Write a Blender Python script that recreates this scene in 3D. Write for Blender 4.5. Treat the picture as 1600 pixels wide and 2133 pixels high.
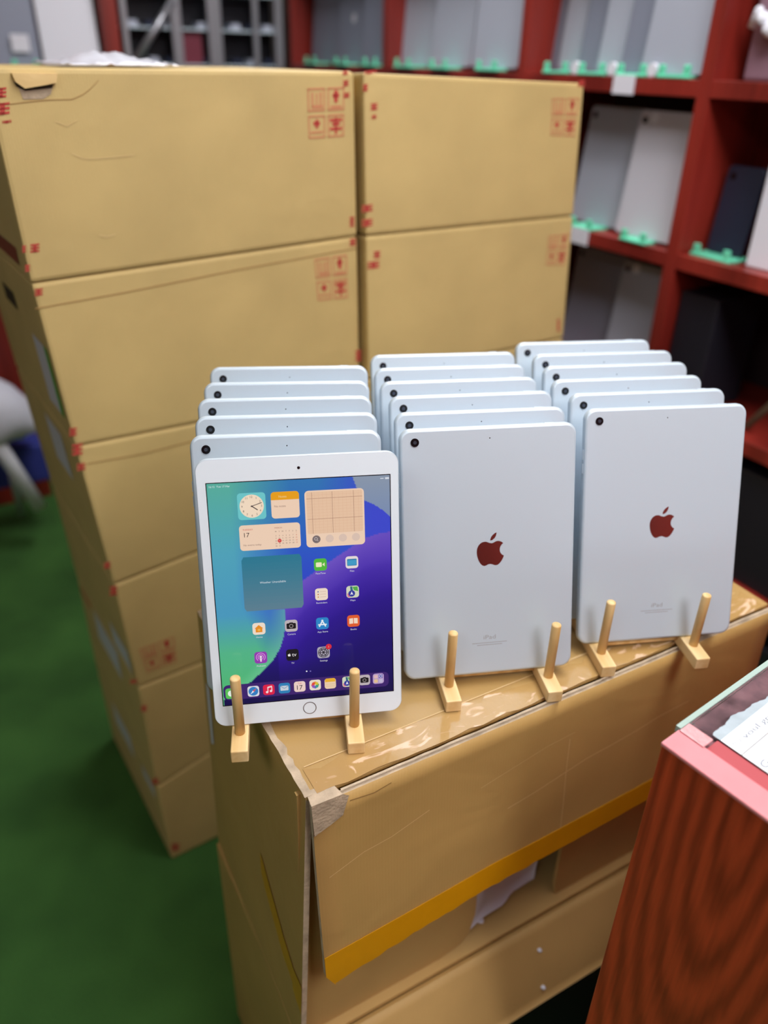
import bpy, bmesh, math, random
from mathutils import Vector, Matrix, noise
random.seed(7)
PI = math.pi
for o in list(bpy.data.objects): bpy.data.objects.remove(o)
SC = bpy.context.scene
COL = SC.collection
# ------------------------------------------------------------------ camera, world, light
HC = 1.386                                   # camera height above the turf
FPX = 1641.0                                 # focal length in pixels of the 1600x2133 frame
RC = Matrix(((0.9996757, -0.02546555, 0.0), (0.01268112, 0.49781001, -0.8671934), (0.02208356, 0.86691217, 0.4979715)))
CAM = Vector((0, 0, HC))
cd = bpy.data.cameras.new('camera'); cam = bpy.data.objects.new('camera', cd); COL.objects.link(cam)
cam.matrix_world = Matrix.Translation(CAM) @ RC.to_4x4()
cd.sensor_fit = 'AUTO'; cd.sensor_width = 36; cd.lens = FPX*36/2133; cd.clip_start = .02; cd.clip_end = 50
cd.dof.use_dof = True; cd.dof.focus_distance = .71; cd.dof.aperture_fstop = 2.7
SC.camera = cam
w = bpy.data.worlds.new('world'); SC.world = w; w.use_nodes = True
w.node_tree.nodes['Background'].inputs[0].default_value = (.85, .92, 1, 1)
w.node_tree.nodes['Background'].inputs[1].default_value = .25
def area(name, loc, size, energy, col=(1, .97, .93), rot=(0, 0, 0)):
    l = bpy.data.lights.new(name, 'AREA'); l.shape = 'RECTANGLE'; l.size, l.size_y = size; l.energy = energy; l.color = col
    o = bpy.data.objects.new(name, l); COL.objects.link(o); o.location = loc; o.rotation_euler = rot
    return o
A30 = math.radians(30)
E1 = Vector((math.cos(A30), math.sin(A30), 0)); S1 = Vector((-math.sin(A30), math.cos(A30), 0))
CEIL = 2.5
LAMPS = [((.45, .55), 13), ((1.0, -.65), 15.5), ((.0, 2.2), 14), ((-.75, -.95), 3.4)]  # last lamp is an added fill for the counter wood and left faces
for (lx, ly), en in LAMPS:
    area('ceiling_lamp_light', (lx, ly, CEIL-.04), (.56, 1.16), en, (1, .99, .985), (0, 0, A30))
SC.view_settings.view_transform = 'Standard'; SC.view_settings.look = 'None'
SC.view_settings.gamma = 1; SC.view_settings.use_curve_mapping = False; SC.view_settings.exposure = 0.0

# ------------------------------------------------------------------ helpers
def ray(px, py):
    return RC @ Vector(((px-800)/FPX, -(py-1066.5)/FPX, -1))
def hit(px, py, P, N):                        # point of a real plane seen at a pixel
    d = ray(px, py); return CAM + d*((P-CAM).dot(N)/d.dot(N))
def lin(c):
    return tuple(((x/255)/12.92 if x/255 <= .04045 else ((x/255+.055)/1.055)**2.4) for x in c)
MATS = {}
def mat(name, rgb, rough=.6, metal=0, spec=.5, emit=0, bump=0, bscale=200, var=0, vscale=8, coat=0, trans=0, ior=1.45, alpha=1):
    if name in MATS: return MATS[name]
    m = bpy.data.materials.new(name); m.use_nodes = True; nt = m.node_tree; b = nt.nodes['Principled BSDF']
    c = lin(rgb)+(1,)
    b.inputs['Base Color'].default_value = c; b.inputs['Roughness'].default_value = rough; b.inputs['Metallic'].default_value = metal
    b.inputs['Specular IOR Level'].default_value = spec; b.inputs['Coat Weight'].default_value = coat
    b.inputs['Transmission Weight'].default_value = trans; b.inputs['IOR'].default_value = ior; b.inputs['Alpha'].default_value = alpha
    if emit: b.inputs['Emission Color'].default_value = c; b.inputs['Emission Strength'].default_value = emit
    tc = nt.nodes.new('ShaderNodeTexCoord')
    if var:
        n = nt.nodes.new('ShaderNodeTexNoise'); n.inputs['Scale'].default_value = vscale; n.inputs['Detail'].default_value = 5
        r = nt.nodes.new('ShaderNodeValToRGB'); nt.links.new(tc.outputs['Object'], n.inputs['Vector']); nt.links.new(n.outputs['Fac'], r.inputs[0])
        r.color_ramp.elements[0].position = .3; r.color_ramp.elements[1].position = .7
        r.color_ramp.elements[0].color = tuple(x*(1-var) for x in c[:3])+(1,); r.color_ramp.elements[1].color = tuple(min(1, x*(1+var)) for x in c[:3])+(1,)
        nt.links.new(r.outputs[0], b.inputs['Base Color'])
    if bump:
        n = nt.nodes.new('ShaderNodeTexNoise'); n.inputs['Scale'].default_value = bscale; n.inputs['Detail'].default_value = 4
        bp = nt.nodes.new('ShaderNodeBump'); bp.inputs['Strength'].default_value = bump; bp.inputs['Distance'].default_value = .002
        nt.links.new(tc.outputs['Object'], n.inputs['Vector']); nt.links.new(n.outputs['Fac'], bp.inputs['Height']); nt.links.new(bp.outputs[0], b.inputs['Normal'])
    MATS[name] = m; return m
def kraft(name, rgb, flute=0.0, rough=.62, coat=0.0, axis=0, dent=.35, var=.07):
    m = mat(name, rgb, rough, var=var, vscale=9); nt = m.node_tree; b = nt.nodes['Principled BSDF']
    b.inputs['Coat Weight'].default_value = coat; b.inputs['Coat Roughness'].default_value = .25
    tc = nt.nodes.new('ShaderNodeTexCoord')
    mp = nt.nodes.new('ShaderNodeMapping'); nt.links.new(tc.outputs['Object'], mp.inputs[0])
    n = nt.nodes.new('ShaderNodeTexNoise'); n.inputs['Scale'].default_value = 7; n.inputs['Detail'].default_value = 3; n.inputs['Distortion'].default_value = 1.2
    nt.links.new(mp.outputs[0], n.inputs['Vector'])
    b1 = nt.nodes.new('ShaderNodeBump'); b1.inputs['Strength'].default_value = dent; b1.inputs['Distance'].default_value = .02
    nt.links.new(n.outputs['Fac'], b1.inputs['Height'])
    wv = nt.nodes.new('ShaderNodeTexWave'); wv.inputs['Scale'].default_value = 95; wv.bands_direction = 'XYZ'[axis]; wv.inputs['Distortion'].default_value = .4
    nt.links.new(mp.outputs[0], wv.inputs['Vector'])
    n2 = nt.nodes.new('ShaderNodeTexNoise'); n2.inputs['Scale'].default_value = 260; nt.links.new(tc.outputs['Object'], n2.inputs['Vector'])
    ad = nt.nodes.new('ShaderNodeMath'); ad.operation = 'MULTIPLY_ADD'; ad.inputs[1].default_value = flute
    nt.links.new(wv.outputs['Fac'], ad.inputs[0]); nt.links.new(n2.outputs['Fac'], ad.inputs[2])
    b2 = nt.nodes.new('ShaderNodeBump'); b2.inputs['Strength'].default_value = .25; b2.inputs['Distance'].default_value = .0008
    nt.links.new(ad.outputs[0], b2.inputs['Height']); nt.links.new(b1.outputs[0], b2.inputs['Normal']); nt.links.new(b2.outputs[0], b.inputs['Normal'])
    return m
def wood(name, dark, light, ring=9.0, rough=.35, coat=.3, stretch=(1, 1, .12), shift=(0, 0, 0), fine=1.0):
    m = bpy.data.materials.new(name); m.use_nodes = True; nt = m.node_tree; b = nt.nodes['Principled BSDF']
    b.inputs['Roughness'].default_value = rough; b.inputs['Coat Weight'].default_value = coat; b.inputs['Coat Roughness'].default_value = .2
    tc = nt.nodes.new('ShaderNodeTexCoord'); mp = nt.nodes.new('ShaderNodeMapping')
    mp.inputs['Scale'].default_value = stretch; mp.inputs['Location'].default_value = shift
    nt.links.new(tc.outputs['Object'], mp.inputs[0])
    wv = nt.nodes.new('ShaderNodeTexWave'); wv.wave_type = 'RINGS'; wv.rings_direction = 'SPHERICAL'
    wv.inputs['Scale'].default_value = ring; wv.inputs['Distortion'].default_value = 3.5; wv.inputs['Detail'].default_value = 3; wv.inputs['Detail Scale'].default_value = 1.6
    nt.links.new(mp.outputs[0], wv.inputs['Vector'])
    mp2 = nt.nodes.new('ShaderNodeMapping'); mp2.inputs['Scale'].default_value = tuple(160*fine if s_ > .5 else 6*fine for s_ in stretch); nt.links.new(tc.outputs['Object'], mp2.inputs[0])
    n = nt.nodes.new('ShaderNodeTexNoise'); n.inputs['Scale'].default_value = 1; n.inputs['Detail'].default_value = 5; nt.links.new(mp2.outputs[0], n.inputs['Vector'])
    mx = nt.nodes.new('ShaderNodeMath'); mx.operation = 'MULTIPLY_ADD'; mx.inputs[1].default_value = .4
    nt.links.new(wv.outputs['Fac'], mx.inputs[0])
    m2 = nt.nodes.new('ShaderNodeMath'); m2.operation = 'MULTIPLY'; m2.inputs[1].default_value = .6; nt.links.new(n.outputs['Fac'], m2.inputs[0]); nt.links.new(m2.outputs[0], mx.inputs[2])
    r = nt.nodes.new('ShaderNodeValToRGB'); r.color_ramp.elements[0].position = .2; r.color_ramp.elements[1].position = .75
    r.color_ramp.elements[0].color = lin(dark)+(1,); r.color_ramp.elements[1].color = lin(light)+(1,)
    nt.links.new(mx.outputs[0], r.inputs[0]); nt.links.new(r.outputs[0], b.inputs['Base Color'])
    MATS[name] = m; return m

M_KR = kraft('kraft_stack', (200, 174, 116), flute=.2, dent=.12)
M_KF = kraft('kraft_front', (184, 148, 88), flute=.3, rough=.5, coat=.12, dent=.12)
M_KT = kraft('kraft_top_shiny', (176, 142, 88), flute=.2, rough=.36, coat=.35, dent=.1)
M_KI = kraft('kraft_inner', (188, 152, 94), flute=.3, dent=.1)
M_WORN = mat('worn_paper_edge', (186, 166, 142), .8, bump=.5, bscale=300, var=.25, vscale=60)
M_RED = mat('red_print', (194, 70, 62), .7)
M_REDL = mat('red_print_faint', (206, 136, 98), .7)
M_CREASE = mat('paper_crease', (222, 190, 140), .7)
M_CREASED = mat('paper_crease_dark', (168, 132, 80), .7)
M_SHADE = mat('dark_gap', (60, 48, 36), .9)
M_YT = mat('yellow_tape', (212, 148, 12), .3, coat=.3, var=.1, vscale=14)
M_CT = mat('clear_tape', (216, 174, 116), .2, coat=.6, bump=.5, bscale=60)
nt = M_CT.node_tree; _b = nt.nodes['Principled BSDF']; _t = nt.nodes.new('ShaderNodeTexCoord'); _m = nt.nodes.new('ShaderNodeMapping'); _m.inputs['Scale'].default_value = (26, 60, 26); _m.inputs['Rotation'].default_value = (0, 0, .5)
_n = nt.nodes.new('ShaderNodeTexNoise'); _n.inputs['Scale'].default_value = 1; _n.inputs['Detail'].default_value = 4; _n.inputs['Distortion'].default_value = 1.5
_r = nt.nodes.new('ShaderNodeValToRGB'); _r.color_ramp.elements[0].position = .56; _r.color_ramp.elements[1].position = .64; _r.color_ramp.elements[0].color = lin((180, 144, 90))+(1,); _r.color_ramp.elements[1].color = lin((224, 190, 158))+(1,)
nt.links.new(_t.outputs['Object'], _m.inputs[0]); nt.links.new(_m.outputs[0], _n.inputs['Vector']); nt.links.new(_n.outputs['Fac'], _r.inputs[0]); nt.links.new(_r.outputs[0], _b.inputs['Base Color'])
M_ALU = mat('aluminium_silver', (200, 214, 226), .42, metal=.3, bump=.03, bscale=1500)
M_MIRR = mat('mirror_logo', (215, 205, 208), .05, metal=1)
M_BLACK = mat('black_glass', (14, 14, 18), .15)
M_LENS = mat('lens_blue_grey', (72, 78, 92), .15, metal=.5)
M_BEZ = mat('white_bezel', (232, 242, 252), .2, coat=.4)
M_RING = mat('home_button_ring', (150, 150, 156), .25, metal=.8)
M_TXT = mat('grey_lettering', (158, 160, 166), .5)
M_PINE = wood('pine', (222, 184, 124), (240, 210, 158), ring=14, rough=.5, coat=.05, stretch=(1, .15, 1), fine=1.4)
M_PINEV = wood('pine_dowel', (214, 172, 108), (236, 204, 148), ring=20, rough=.5, coat=.05, stretch=(1, 1, .1), fine=1.4)
M_MAH = wood('mahogany', (104, 26, 20), (150, 46, 36), ring=2.2, coat=.1, rough=.4, stretch=(1, 1, .15), fine=.5)
M_MAHC = wood('mahogany_counter', (120, 28, 14), (206, 76, 42), ring=11, rough=.38, coat=.2, stretch=(1, 1, .16), shift=(-.075, 0, -(HC-.45-.01)*.16), fine=1.6)
_w = [n for n in M_MAHC.node_tree.nodes if n.type == 'TEX_WAVE'][0]; _w.rings_direction = 'Y'; _w.inputs['Distortion'].default_value = 1.8; _w.inputs['Detail Scale'].default_value = 6; _w.inputs['Scale'].default_value = 22; _w.inputs['Detail'].default_value = 4
_r = [n for n in M_MAHC.node_tree.nodes if n.type == 'VALTORGB'][0]; _r.color_ramp.elements[0].position = .08; _r.color_ramp.elements[1].position = .84
M_PINK = mat('pink_edging', (222, 140, 146), .4, coat=.2, var=.04, vscale=40)
M_PINKD = mat('pink_rebate_shaded', (176, 80, 86), .5)  # pink edging again, darker: shade of the inner rebate put into colour
M_GEDGE = mat('glass_edge_green', (168, 188, 180), .15, coat=.6)
M_PAPER = mat('white_paper', (240, 244, 248), .6)
M_INK = mat('grey_ink', (84, 92, 112), .6)
M_MINT = mat('mint_plastic', (112, 222, 184), .35)
M_TAG = mat('white_tag', (232, 232, 244), .5)
M_SG = mat('space_grey_metal', (172, 178, 194), .45, metal=.15)
M_SG2 = mat('dark_grey_metal', (132, 138, 156), .45, metal=.15)
M_SIL = mat('silver_metal', (212, 212, 224), .45, metal=.15)
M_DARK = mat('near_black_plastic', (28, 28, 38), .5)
M_NAVY = mat('navy_glossy', (40, 46, 66), .3)
M_WHITE = mat('white_plastic', (232, 234, 246), .5)
M_BLUE = mat('blue_cloth', (52, 62, 150), .8)
M_STEEL = mat('steel_frame', (170, 172, 180), .35, metal=.7)
M_PBAG = mat('white_plastic_film', (226, 228, 240), .3, coat=.4, bump=.8, bscale=40)
M_FOAM = mat('white_foam_wrap', (216, 218, 232), .6, bump=.8, bscale=50)
M_CORR = mat('corrugated_board', (190, 158, 112), .8)
M_CEIL = mat('ceiling_paint', (238, 238, 236), .9)
M_WALL = mat('wall_paint', (150, 140, 134), .9)
M_LAMP = mat('lamp_diffuser', (250, 250, 250), .6, emit=6)
M_SHOEL = mat('shipping_label', (206, 206, 220), .5)
M_GRN = mat('green_label', (96, 170, 70), .5)

def finish(name, verts, faces, m, parent=None, smooth=None, mats=None, midx=None):
    me = bpy.data.meshes.new(name); me.from_pydata([tuple(v) for v in verts], [], faces)
    for mm in (mats or [m]): me.materials.append(mm)
    if midx: me.polygons.foreach_set('material_index', midx)
    if smooth is True: me.polygons.foreach_set('use_smooth', [True]*len(faces))
    elif smooth: me.polygons.foreach_set('use_smooth', smooth)
    me.update()
    o = bpy.data.objects.new(name, me); COL.objects.link(o)
    if parent: o.parent = parent
    return o
class MB:
    def __init__(s): s.v = []; s.f = []; s.mi = []; s.sm = []
    def poly(s, pts, mi=0):
        n = len(s.v); s.v += [Vector(p) for p in pts]; s.f.append(tuple(range(n, n+len(pts)))); s.mi.append(mi); s.sm.append(False)
    def hexa(s, c, mi=0):                     # 4 front pts (tl,tr,br,bl), 4 back pts
        n = len(s.v); s.v += [Vector(p) for p in c]
        for q in ((0, 3, 2, 1), (4, 5, 6, 7), (0, 1, 5, 4), (1, 2, 6, 5), (2, 3, 7, 6), (3, 0, 4, 7)):
            s.f.append(tuple(n+i for i in q)); s.mi.append(mi); s.sm.append(False)
    def box(s, lo, hi, mi=0, F=None):
        (x0, y0, z0), (x1, y1, z1) = lo, hi
        c = [(x0, y0, z1), (x1, y0, z1), (x1, y0, z0), (x0, y0, z0), (x0, y1, z1), (x1, y1, z1), (x1, y1, z0), (x0, y1, z0)]
        s.hexa([F @ Vector(p) if F else p for p in c], mi)
    def tube(s, a, b, r, mi=0, n=16, dome=0, r2=None):
        a = Vector(a); b = Vector(b); d = (b-a).normalized(); u = d.orthogonal().normalized(); w_ = d.cross(u); r2 = r if r2 is None else r2
        rings = [(a, r), (b, r2)]
        if dome:
            rings = [(a, r), (b-d*r*dome, r)] + [(b-d*r*dome*(1-math.sin(t)), r*math.cos(t)) for t in (.35, .7, 1.05, 1.4)]
        base = len(s.v)
        for c, rr in rings:
            for k in range(n):
                t = 2*PI*k/n; s.v.append(c+(u*math.cos(t)+w_*math.sin(t))*rr)
        for j in range(len(rings)-1):
            for k in range(n):
                s.f.append((base+j*n+k, base+j*n+(k+1) % n, base+(j+1)*n+(k+1) % n, base+(j+1)*n+k)); s.mi.append(mi); s.sm.append(True)
        s.f.append(tuple(base+k for k in range(n))[::-1]); s.mi.append(mi); s.sm.append(False)
        L = (len(rings)-1)*n; s.f.append(tuple(base+L+k for k in range(n))); s.mi.append(mi); s.sm.append(False)
    def build(s, name, m, parent=None, mats=None):
        return finish(name, s.v, s.f, m, parent, s.sm, mats, s.mi)
def tag(o, label=None, cat=None, group=None, kind=None):
    if label: o['label'] = label
    if cat: o['category'] = cat
    if group: o['group'] = group
    if kind: o['kind'] = kind
    return o
def empty(name, loc=(0, 0, 0), M=None):
    o = bpy.data.objects.new(name, None); COL.objects.link(o); o.empty_display_size = .05
    o.matrix_world = M if M is not None else Matrix.Translation(loc)
    return o
def bevel(o, wd=.002, seg=2):
    b = o.modifiers.new('bevel', 'BEVEL'); b.width = wd; b.segments = seg; b.limit_method = 'ANGLE'; b.angle_limit = .6
    return o
def copy_tree(o, parent=None):
    c = o.copy(); COL.objects.link(c)
    if parent: c.parent = parent
    for ch in o.children: copy_tree(ch, c)
    return c
def frame(o, x, y, z):                        # 4x4 matrix from origin and three axes
    return Matrix(((x[0], y[0], z[0], o[0]), (x[1], y[1], z[1], o[1]), (x[2], y[2], z[2], o[2]), (0, 0, 0, 1)))
TXTC = {}
def text_mesh(s):
    if s in TXTC: return TXTC[s]
    c = bpy.data.curves.new('t', 'FONT'); c.body = s; c.align_x = 'LEFT'; c.resolution_u = 3
    o = bpy.data.objects.new('t', c); COL.objects.link(o); bpy.context.view_layer.update()
    me = o.evaluated_get(bpy.context.evaluated_depsgraph_get()).to_mesh()
    vs = [v.co.copy() for v in me.vertices]; fs = [tuple(p.vertices) for p in me.polygons]
    o.evaluated_get(bpy.context.evaluated_depsgraph_get()).to_mesh_clear()
    bpy.data.objects.remove(o); bpy.data.curves.remove(c)
    TXTC[s] = (vs, fs); return TXTC[s]
def add_text(mb, s, F, size, mi=0, center=False, width=None):
    vs, fs = text_mesh(s)
    if not vs: return
    x1 = max(v.x for v in vs); x0 = min(v.x for v in vs); sx = size if width is None else width/(x1-x0)
    n = len(mb.v); off = -(x0+x1)/2*sx if center else 0
    mb.v += [F @ Vector((v.x*sx+off, 0, v.y*size)) for v in vs]
    for f_ in fs: mb.f.append(tuple(n+i for i in f_)); mb.mi.append(mi); mb.sm.append(False)
def rrect(cx, cz, w_, h_, r, n=6):
    pts = []
    for (sx, sz, a0) in ((1, 1, 0), (-1, 1, PI/2), (-1, -1, PI), (1, -1, 3*PI/2)):
        for k in range(n+1):
            t = a0+PI/2*k/n; pts.append((cx+sx*(w_/2-r)+r*math.cos(t), cz+sz*(h_/2-r)+r*math.sin(t)))
    return pts

# ------------------------------------------------------------------ setting
def es(a, b, z=0): p = E1*a+S1*b; return Vector((p.x, p.y, z))
RX0, RX1, RY0, RY1 = -2.4, 1.36+.34, -1.7, 3.55   # the room along E1 and S1
def slab(name, a0, a1, b0, b1, z0, z1, m):
    mb = MB(); c = [(a0, b0, z1), (a1, b0, z1), (a1, b0, z0), (a0, b0, z0), (a0, b1, z1), (a1, b1, z1), (a1, b1, z0), (a0, b1, z0)]
    mb.hexa([es(*p) for p in c]); return tag(mb.build(name, m), kind='structure')
# turf: procedural green, mottled, with blade-scale bump
mt = mat('turf_green', (58, 112, 44), .95); nt = mt.node_tree; bs = nt.nodes['Principled BSDF']
tc = nt.nodes.new('ShaderNodeTexCoord'); n1 = nt.nodes.new('ShaderNodeTexNoise'); n1.inputs['Scale'].default_value = 420; n1.inputs['Detail'].default_value = 3
n2 = nt.nodes.new('ShaderNodeTexNoise'); n2.inputs['Scale'].default_value = 5
nt.links.new(tc.outputs['Object'], n1.inputs['Vector']); nt.links.new(tc.outputs['Object'], n2.inputs['Vector'])
mm_ = nt.nodes.new('ShaderNodeMath'); mm_.operation = 'MULTIPLY_ADD'; mm_.inputs[1].default_value = .6
nt.links.new(n2.outputs['Fac'], mm_.inputs[0]); m3_ = nt.nodes.new('ShaderNodeMath'); m3_.operation = 'MULTIPLY'; m3_.inputs[1].default_value = .5
nt.links.new(n1.outputs['Fac'], m3_.inputs[0]); nt.links.new(m3_.outputs[0], mm_.inputs[2])
rp = nt.nodes.new('ShaderNodeValToRGB'); rp.color_ramp.elements[0].position = .3; rp.color_ramp.elements[1].position = .75
rp.color_ramp.elements[0].color = lin((34, 74, 27))+(1,); rp.color_ramp.elements[1].color = lin((74, 126, 56))+(1,)
nt.links.new(mm_.outputs[0], rp.inputs[0]); nt.links.new(rp.outputs[0], bs.inputs['Base Color'])
bb = nt.nodes.new('ShaderNodeBump'); bb.inputs['Strength'].default_value = .8; bb.inputs['Distance'].default_value = .004; nt.links.new(n1.outputs['Fac'], bb.inputs['Height']); nt.links.new(bb.outputs[0], bs.inputs['Normal'])
slab('floor', RX0, RX1, RY0, RY1, -.05, 0, mt)
slab('ceiling', RX0, RX1, RY0, RY1, CEIL, CEIL+.05, M_CEIL)
slab('wall_right', RX1, RX1+.05, RY0, RY1, 0, CEIL, M_WALL)
slab('wall_back', RX0, RX1, RY1, RY1+.05, 0, CEIL, M_WALL)
slab('wall_left', RX0-.05, RX0, RY0, RY1, 0, CEIL, M_WALL)
slab('wall_front', RX0, RX1, RY0-.05, RY0, 0, CEIL, M_MAH)
for i, ((lx, ly), en) in enumerate(LAMPS):
    F = Matrix.Translation((lx, ly, CEIL)) @ Matrix.Rotation(A30, 4, 'Z')
    t = empty('ceiling_light', M=F)
    tag(t, ['recessed ceiling light panel above the carton with the tablets', 'recessed ceiling light panel behind the photographer', 'recessed ceiling light panel near the back shelves', 'added ceiling fill light panel at the left of the photographer'][i], 'ceiling light', 'ceiling light panels')
    mb = MB()
    for lo, hi in (((-.31, -.61, -.03), (.31, -.59, 0)), ((-.31, .59, -.03), (.31, .61, 0)), ((-.31, -.59, -.03), (-.29, .59, 0)), ((.29, -.59, -.03), (.31, .59, 0))): mb.box(lo, hi)
    mb.build('frame', M_WHITE, t)
    mb = MB(); mb.box((-.288, -.588, -.02), (.288, .588, -.004)); mb.build('diffuser', M_LAMP, t)

# ------------------------------------------------------------------ shelving along the right wall
PA = Vector((0.54110936, 1.769096, 0))        # point of the front face of the shelving
def sh(u, d, z): p = PA - S1*u + E1*d; return Vector((p.x, p.y, z))
FS = frame(PA, -S1, E1, Vector((0, 0, 1)))    # x = towards the viewer's right, y = into the shelf
BT = [HC+.61, HC+.295, HC-.02, HC-.335, HC-.65, HC-.965, .06]
un = empty('shelving_unit', M=FS); tag(un, 'long mahogany shelving unit of open cubbies along the right wall', 'shelves')
UPR = [.07, -.49, -1.165, -1.88, .66]
DP = .31
for u in UPR:
    mb = MB(); mb.box((u, 0, 0), (u+.03, DP, HC+.9)); bevel(mb.build('upright', M_MAH, un), .0015)
for z in BT + [HC+.9]:
    for a, b in ((-1.85, -1.165), (-1.135, -.49), (-.46, .07), (.10, .66)):
        mb = MB(); mb.box((a+.0005, .001, z-.03), (b-.0005, DP-.013, z)); bevel(mb.build('shelf_board', M_MAH, un), .0012)
M_BACKP = mat('dark_back_board', (46, 30, 34), .7)
mb = MB(); mb.box((-1.88, DP-.012, 0), (.69, DP, HC+.9)); mb.build('back_panel', M_BACKP, un)

# a tablet standing on a shelf (leaning back), its stand, tags
def shelf_tab(u, d, z, lean, label, body=M_SG, w_=.174, h_=.25, group=None, flash=False, yaw=0, cam_=True, logo=False, th=.008, F0=None, cx=None):
    F = (F0 or FS) @ Matrix.Translation((u, d, z)) @ Matrix.Rotation(yaw, 4, 'Z') @ Matrix.Rotation(-lean, 4, 'X')
    t = empty('tablet', M=F); tag(t, label, 'tablet', group)
    mb = MB(); p0 = rrect(0, h_/2, w_, h_, .01); n = len(p0)
    prof = [(.0015, 0), (0, .002), (0, th)]
    for ins, y in prof:
        pp = rrect(0, h_/2, w_-2*ins, h_-2*ins, .01); mb.v += [Vector((x, y, zz)) for x, zz in pp]
    for j in range(2):
        for k in range(n): mb.f.append((j*n+k, j*n+(k+1) % n, (j+1)*n+(k+1) % n, (j+1)*n+k)); mb.mi.append(0); mb.sm.append(True)
    mb.f.append(tuple(range(n))[::-1]); mb.mi.append(0); mb.sm.append(False); mb.f.append(tuple(range(2*n, 3*n))); mb.mi.append(0); mb.sm.append(False)
    mb.build('shell', body, t)
    if cam_:
        mb = MB(); x = cx if cx is not None else -w_/2+.017; mb.tube((x, .001, h_-.02), (x, -.0015, h_-.02), .0065); mb.build('camera_lens', M_BLACK, t)
        if flash: mb = MB(); mb.tube((x+.026, .001, h_-.014), (x+.026, -.001, h_-.014), .011); mb.build('round_sticker', M_WHITE, t)
    if logo:
        mb = MB(); mb.tube((0, .001, h_*.5), (0, -.0008, h_*.5), .014); mb.build('logo', M_SIL, t)
    return t
def stand(u, d, z, label, F0=None, m=M_MINT, w_=.075, group='mint plastic tablet stands on the shelves'):
    F = (F0 or FS) @ Matrix.Translation((u, d, z))
    t = empty('tablet_stand', M=F); tag(t, label, 'stand', group)
    mb = MB(); mb.box((-w_/2, -.014, 0), (w_/2, .05, .0062)); bevel(mb.build('base', m, t), .002)
    for sx in (-1, 1):
        mb = MB(); mb.box((sx*w_/2*.75-.008, -.012, .005), (sx*w_/2*.75+.008, -.006, .024)); bevel(mb.build('hook', m, t), .002)
    return t
LV = .10
z0, z1, z2 = BT[2], BT[3], BT[4]
# top row behind the right-hand carton
TOPU = [(-.43, M_SG2), (-.345, M_SG), (-.262, M_SG2), (-.185, M_SG), (-.10, M_SG2), (-.02, M_SG)]
names = ['leftmost', 'second from left', 'third from left', 'fourth from left', 'fifth from left', 'rightmost']
for i, (u, m) in enumerate(TOPU):
    shelf_tab(u, .075-.012*i+.0*(i % 2), z0+.0065, LV, 'tall grey tablet, %s of six overlapping ones in the top right cubby' % names[i], m, h_=.25, w_=.15 if i < 5 else .165, group='grey tablets in the top right cubby', cam_=False)
for i, (u, n_) in enumerate([(-.355, 'leftmost'), (-.235, 'second'), (-.115, 'third'), (.0, 'rightmost')]):
    stand(u, .014, z0, 'mint stand under the top right row of grey tablets, %s of four' % n_, w_=.085)
for i, (u, n_) in enumerate([(-.29, 'left'), (-.175, 'middle'), (-.06, 'right')]):
    mb = MB(); F = FS @ Matrix.Translation((u, .022, z0)); mb.tube(F @ Vector((0, -.017, .0135)), F @ Vector((0, -.009, .0135)), .0125)
    tag(mb.build('round_sticker_badge', M_WHITE), 'round white badge at the foot of the top right tablet row, the %s one' % n_, 'badge', 'round white badges')
# middle cubby
shelf_tab(-.205, .05, z1+.0065, LV, 'space grey tablet left in the cubby beside the right carton tower', M_SG, group='tablets in the middle right cubby')
shelf_tab(-.03, .03, z1+.0065, LV, 'silver grey tablet with round white sticker in the middle cubby', M_SIL, flash=True, group='tablets in the middle right cubby')
stand(-.20, .012, z1, 'mint stand under the space grey tablet of the middle cubby')
stand(-.03, .012, z1, 'mint stand under the silver grey tablet of the middle cubby')
shelf_tab(-.215, .08, z2+.0065, LV, 'dim grey tablet in the lower cubby nearest the carton tower', M_SG2, group='tablets in the lower right cubby')
shelf_tab(-.035, .06, z2+.0065, LV, 'dim grey tablet with sticker in the lower cubby by the upright', M_SG, flash=True, group='tablets in the lower right cubby')
# far-right bay
t = shelf_tab(.162, .06, z1+.0065, LV, 'narrow glossy navy phone on a mint stand in the right bay', M_NAVY, w_=.085, h_=.165, flash=False)
stand(.162, .035, z1, 'mint stand holding the glossy navy phone in the right bay', w_=.10)
mb = MB(); mb.box((.235, .04, z1), (.34, .10, z1+.185), F=FS); bevel(tag(mb.build('white_box', M_WHITE), 'white retail box standing right of the navy phone', 'box'), .003)
mb = MB(); mb.box((.106, .03, z2+.0), (.205, .17, z2+.24), F=FS); bevel(tag(mb.build('dark_box', M_DARK), 'black box standing in the dark lower cubby of the right bay', 'box'), .004)
mb = MB(); mb.box((.125, .05, z0), (.30, .20, z0+.26), F=FS); bevel(tag(mb.build('wrapped_carton', mat('mauve_wrap', (150, 120, 136), .5, var=.15)), 'mauve wrapped parcel in the top cubby of the right bay', 'parcel'), .006)
mb = MB()
for k in range(7):
    a = FS @ Vector((.135+.02*k, .035-.004*(k % 2), z0+.085+.01*math.sin(k*2.1))); b = FS @ Vector((.15+.02*k, .03, z0+.105+.012*math.cos(k*1.7))); mb.tube(a, b, .009+.004*(k % 3), n=8, dome=1)
tag(mb.build('crumpled_tissue', M_WHITE), 'crumpled white film lying against the mauve parcel', 'plastic film')
mb = MB(); a = FS @ Vector((.33, .04, z2+.01)); b = FS @ Vector((.46, .16, z2+.28)); mb.tube(a, b, .008); tag(mb.build('wooden_rod', mat('rod_brown', (104, 88, 70), .6)), 'brown rod leaning diagonally in the dark right cubby', 'rod')
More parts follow.
